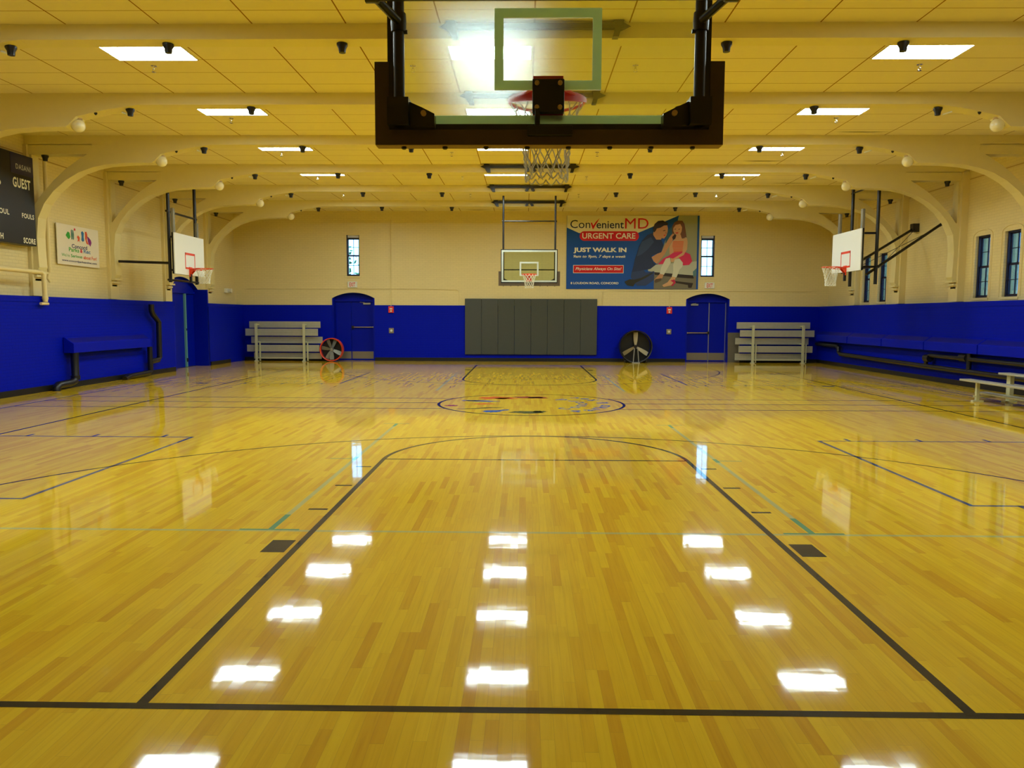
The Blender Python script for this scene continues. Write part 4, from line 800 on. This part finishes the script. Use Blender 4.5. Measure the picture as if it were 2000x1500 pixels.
btxt(g, "We're", 0.09, 0.27, 0.72, 0.80, GR, 0.0); btxt(g, 'Serious', 0.30, 0.57, 0.72, 0.80, GR); btxt(g, 'about Fun!', 0.60, 0.93, 0.72, 0.81, OR); btxt(g, 'www.concordparksandrec.com', 0.09, 0.93, 0.865, 0.935, NV)
# ------------------------------------------------------------------ the big clinic banner on the far wall
YP = YF-0.035
t = thing('clinic_banner', (3.88, YP, 4.08), 'large blue and cream urgent care banner on the far wall', 'banner'); g = MB(); g.box(1.41, 6.33, YP, YP+0.03, 2.73, 5.44, pr('banner_blue', (0.005, 0.075, 0.36))); g.build('sheet', t)
LV = [0]
def A(U, V): return (1.42+(U-325)/5.714*0.01893, 5.44-(V-122)/5.714*0.01866)
def Bc(U, V): return A((U/9.68+170)*5.714, (V/9.68+15)*5.714)
def ap(g, pts, c, conv=A):
    LV[0] += 1; y = YP-0.0008*LV[0]; g.poly([(x, y, z) for x, z in (conv(*p) for p in pts)], c)
def at(g, s_, U0, U1, V0, V1, c, bold=0.02, shear=0.0):
    g = MB(); LV[0] += 1; x0, z1 = A(U0, V0); x1, z0 = A(U1, V1); g.text(s_, Matrix(((1, 0, 0, 0), (0, 0, -1, YP-0.0008*LV[0]), (0, 1, 0, 0), (0, 0, 0, 1))), c, (x0, x1, z0, z1), bold, shear); g.build('lettering', t)
g = MB(); CRM, INK, RED_, WHT = M['bannercream'], pr('ink', (0.012, 0.022, 0.06)), pr('banner_red', (0.62, 0.008, 0.010)), pr('banner_white', (0.85, 0.80, 0.62))
ap(g, [(325, 122), (1570, 122), (1125, 315), (460, 318), (325, 258)], CRM)
ap(g, [(1575, 122), (1785, 122), (1785, 950), (1310, 950), (1310, 780), (1430, 400), (1560, 190)], pr('clinic_wall', (0.33, 0.33, 0.19)))
ap(g, [(1310, 790), (1785, 790), (1785, 950), (1310, 950)], pr('clinic_floor', (0.20, 0.17, 0.10)))
ap(g, [(1440, 300), (1565, 180), (1600, 300), (1520, 420), (1430, 430)], pr('teal_shadow', (0.03, 0.12, 0.19)))
# lettering
at(g, 'Con', 362, 585, 172, 264, INK, 0.0); ap(g, [(590, 205), (605, 200), (618, 235), (650, 190), (690, 150), (665, 195), (640, 235), (622, 272), (612, 272)], RED_)
at(g, 'enient', 655, 962, 185, 266, INK, 0.01); at(g, 'MD', 975, 1238, 152, 268, RED_, 0.0)
n = 8; ap(g, [(515, 298)] + [(1085+48*math.sin(PI*i/n), 352-54*math.cos(PI*i/n)) for i in range(n+1)] + [(515-48*math.sin(PI*i/n), 352+54*math.cos(PI*i/n)) for i in range(n)], RED_)
at(g, 'URGENT CARE', 497, 1093, 318, 382, WHT, 0.015, 0); at(g, 'JUST WALK IN', 400, 995, 482, 548, WHT, 0.04); at(g, '9am to 9pm, 7 days a week', 400, 990, 566, 606, WHT, 0.02, 0.25)
ap(g, [(398, 680), (966, 680), (966, 772), (398, 772)], WHT); ap(g, [(403, 685), (961, 685), (961, 767), (403, 767)], RED_); at(g, 'Physicians Always On Site!', 425, 942, 705, 748, WHT, 0.01, 0.25)
at(g, '8 LOUDON ROAD, CONCORD', 372, 912, 872, 902, WHT, 0.02)
tag(g.build('printed_ground', t), 'printed colour panels'); g = MB()
SK, SK2, HR1, HR2, NAV, PNT = pr('skin', (0.56, 0.27, 0.11)), pr('skin_light', (0.66, 0.36, 0.16)), pr('dark_hair', (0.035, 0.022, 0.012)), pr('brown_hair', (0.17, 0.065, 0.025)), pr('scrubs_navy', (0.018, 0.030, 0.085)), pr('trousers', (0.03, 0.05, 0.13))
C = Bc
ap(g, [(450, 1030), (560, 1000), (1380, 930), (1380, 1070), (1320, 1200), (580, 1140), (460, 1120)], pr('couch', (0.50, 0.50, 0.36)), C)
ap(g, [(580, 1140), (1320, 1200), (1330, 1260), (1000, 1240), (580, 1190)], HR1, C); ap(g, [(980, 1310), (1320, 1350), (1290, 1440), (1230, 1440), (1220, 1385), (980, 1345)], HR1, C)
ap(g, [(1310, 1130), (1380, 1060), (1380, 1200), (1320, 1230)], pr('couch_end', (0.10, 0.20, 0.20)), C)
ap(g, [(150, 1120), (130, 1240), (250, 1400), (420, 1400), (575, 1290), (575, 1120), (420, 1150), (330, 1060)], PNT, C)
ap(g, [(10, 1325), (110, 1275), (200, 1285), (330, 1250), (520, 1150), (570, 1150), (430, 1245), (220, 1350), (180, 1415), (60, 1395)], pr('shoe', (0.03, 0.028, 0.015)), C)
ap(g, [(535, 390), (430, 430), (340, 530), (280, 640), (240, 780), (200, 900), (175, 1030), (150, 1140), (330, 1110), (500, 1080), (600, 1000), (560, 960), (520, 880), (530, 820), (640, 780), (700, 760), (745, 630), (700, 520), (600, 510)], NAV, C)
ap(g, [(330, 560), (280, 680), (240, 840), (330, 800), (450, 700), (560, 560), (500, 470)], pr('scrubs_light', (0.035, 0.06, 0.15)), C)
# the girl behind the arm
ap(g, [(905, 250), (940, 190), (1000, 155), (1090, 160), (1130, 220), (1150, 320), (1175, 475), (1145, 470), (1120, 540), (1080, 480), (1060, 440), (960, 440), (905, 420), (895, 330)], HR2, C)
ap(g, [(985, 420), (1060, 420), (1085, 500), (1180, 480), (1197, 560), (1190, 700), (1130, 810), (980, 890), (925, 940), (885, 940), (880, 870), (860, 780), (853, 660), (900, 555), (960, 500)], SK2, C)
ap(g, [(920, 300), (960, 240), (1050, 220), (1085, 285), (1078, 360), (1050, 425), (995, 442), (945, 405), (920, 350)], SK2, C)
for ex in (940, 1015): ap(g, [(ex, 318), (ex+30, 312), (ex+32, 322), (ex+2, 328)], HR1, C)
ap(g, [(960, 385), (1020, 378), (1010, 398), (970, 402)], RED_, C)
ap(g, [(920, 550), (1120, 548), (1112, 745), (940, 765), (912, 650)], pr('striped_top', (0.72, 0.16, 0.05)), C)
for k in range(6): ap(g, [(920, 575+k*28), (1116, 570+k*28), (1115, 578+k*28), (920, 583+k*28)], SK2, C)
ap(g, [(940, 760), (1110, 742), (1190, 770), (1250, 800), (1292, 930), (1235, 1000), (1120, 1010), (1060, 885), (985, 850), (930, 880), (850, 860), (760, 985), (640, 990), (740, 880), (850, 820)], pr('pink_skirt', (0.66, 0.025, 0.09)), C)
ap(g, [(1130, 810), (1180, 700), (1190, 560), (1120, 560), (1100, 770), (985, 845), (925, 880), (885, 935), (925, 950), (985, 890)], SK2, C)
LG = pr('leggings', (0.68, 0.66, 0.48)); ap(g, [(790, 880), (865, 865), (885, 960), (850, 1020), (760, 1190), (680, 1175), (705, 1050)], LG, C); ap(g, [(960, 895), (1050, 880), (1115, 960), (1105, 1040), (1055, 1090), (1000, 1240), (905, 1250), (935, 1120), (930, 1000)], LG, C)
ap(g, [(680, 1172), (755, 1188), (725, 1265), (605, 1340), (578, 1290)], SK, C); ap(g, [(600, 1275), (720, 1255), (700, 1300), (600, 1345), (580, 1310)], pr('sole', (0.10, 0.06, 0.03)), C)
ap(g, [(915, 1225), (985, 1240), (965, 1310), (900, 1395), (760, 1425), (730, 1390), (830, 1335)], SK2, C); ap(g, [(885, 1300), (960, 1278), (988, 1340), (930, 1405), (895, 1398), (950, 1345)], pr('sandal', (0.55, 0.02, 0.06)), C)
# the kneeling man's head and arm
ap(g, [(545, 330), (570, 290), (640, 300), (740, 250), (800, 240), (816, 300), (812, 370), (792, 440), (750, 500), (700, 490), (690, 520), (600, 520), (540, 430)], SK, C)
ap(g, [(545, 375), (538, 290), (565, 220), (630, 165), (720, 155), (812, 205), (816, 245), (740, 252), (680, 290), (605, 310), (590, 345), (565, 380)], HR1, C)
ap(g, [(725, 345), (770, 335), (772, 347), (730, 357)], HR1, C); ap(g, [(730, 440), (775, 420), (765, 450)], RED_, C); ap(g, [(770, 360), (800, 400), (775, 410)], pr('skin_shadow', (0.40, 0.15, 0.06)), C)
ap(g, [(515, 855), (620, 790), (700, 760), (800, 560), (855, 465), (905, 405), (955, 415), (945, 480), (880, 580), (820, 690), (760, 805), (680, 905), (620, 985), (560, 935)], SK, C)
ap(g, [(900, 470), (950, 410), (975, 450), (960, 500), (915, 520)], HR1, C)
tag(g.build('printed_picture', t), 'printed picture of a kneeling man in navy scrubs examining a girl seated on a couch')
# ------------------------------------------------------------------ outdoors seen through the windows
g = MB(); g.box(15.5, 16.0, 6, 40, -0.5, 9, 'outbrick'); struct(g.build('exterior_wall'), 'pale brick wall of the building next door', 'building')
g = MB(); g.box(-40, 40, 26.3, 70, -0.6, -0.5, mat('outside_grass', (0.08, 0.14, 0.04), 0.9)); struct(g.build('ground'))
def tree(loc, h, label, seed):
    t = thing('tree', loc, label, 'tree'); rnd = random.Random(seed); g = MB(); g.tube([(loc[0], loc[1], -0.5), (loc[0]+0.1, loc[1], h*0.5), (loc[0], loc[1]+0.1, h*0.8)], 0.14, 'bark', 8, radii=[0.2, 0.13, 0.06])
    g.build('trunk', t); g = MB()
    for i in range(420):
        a, u = rnd.uniform(0, 2*PI), rnd.uniform(0, 1); rr = rnd.uniform(0.2, 1.0)*1.7*math.sin(PI*(0.15+0.8*u)); c = Vector((loc[0]+rr*math.cos(a), loc[1]+rr*math.sin(a), h*0.38+u*h*0.66)); s_ = rnd.uniform(0.12, 0.25)
        n = Vector((rnd.uniform(-1, 1), rnd.uniform(-1, 1), rnd.uniform(-1, 1))).normalized(); p = n.orthogonal().normalized()*s_; q = n.cross(p)
        g.poly([c+p, c+q*0.6, c-p, c-q*0.6], 'leaf')
    cr = g.build('crown', t, recalc=False)
tree((-11.0, 40.0, -0.5), 6.2, 'leafy tree outside the far left window', 3); tree((-9.0, 46.0, -0.5), 5.2, 'second leafy tree farther out past the far left window', 5)
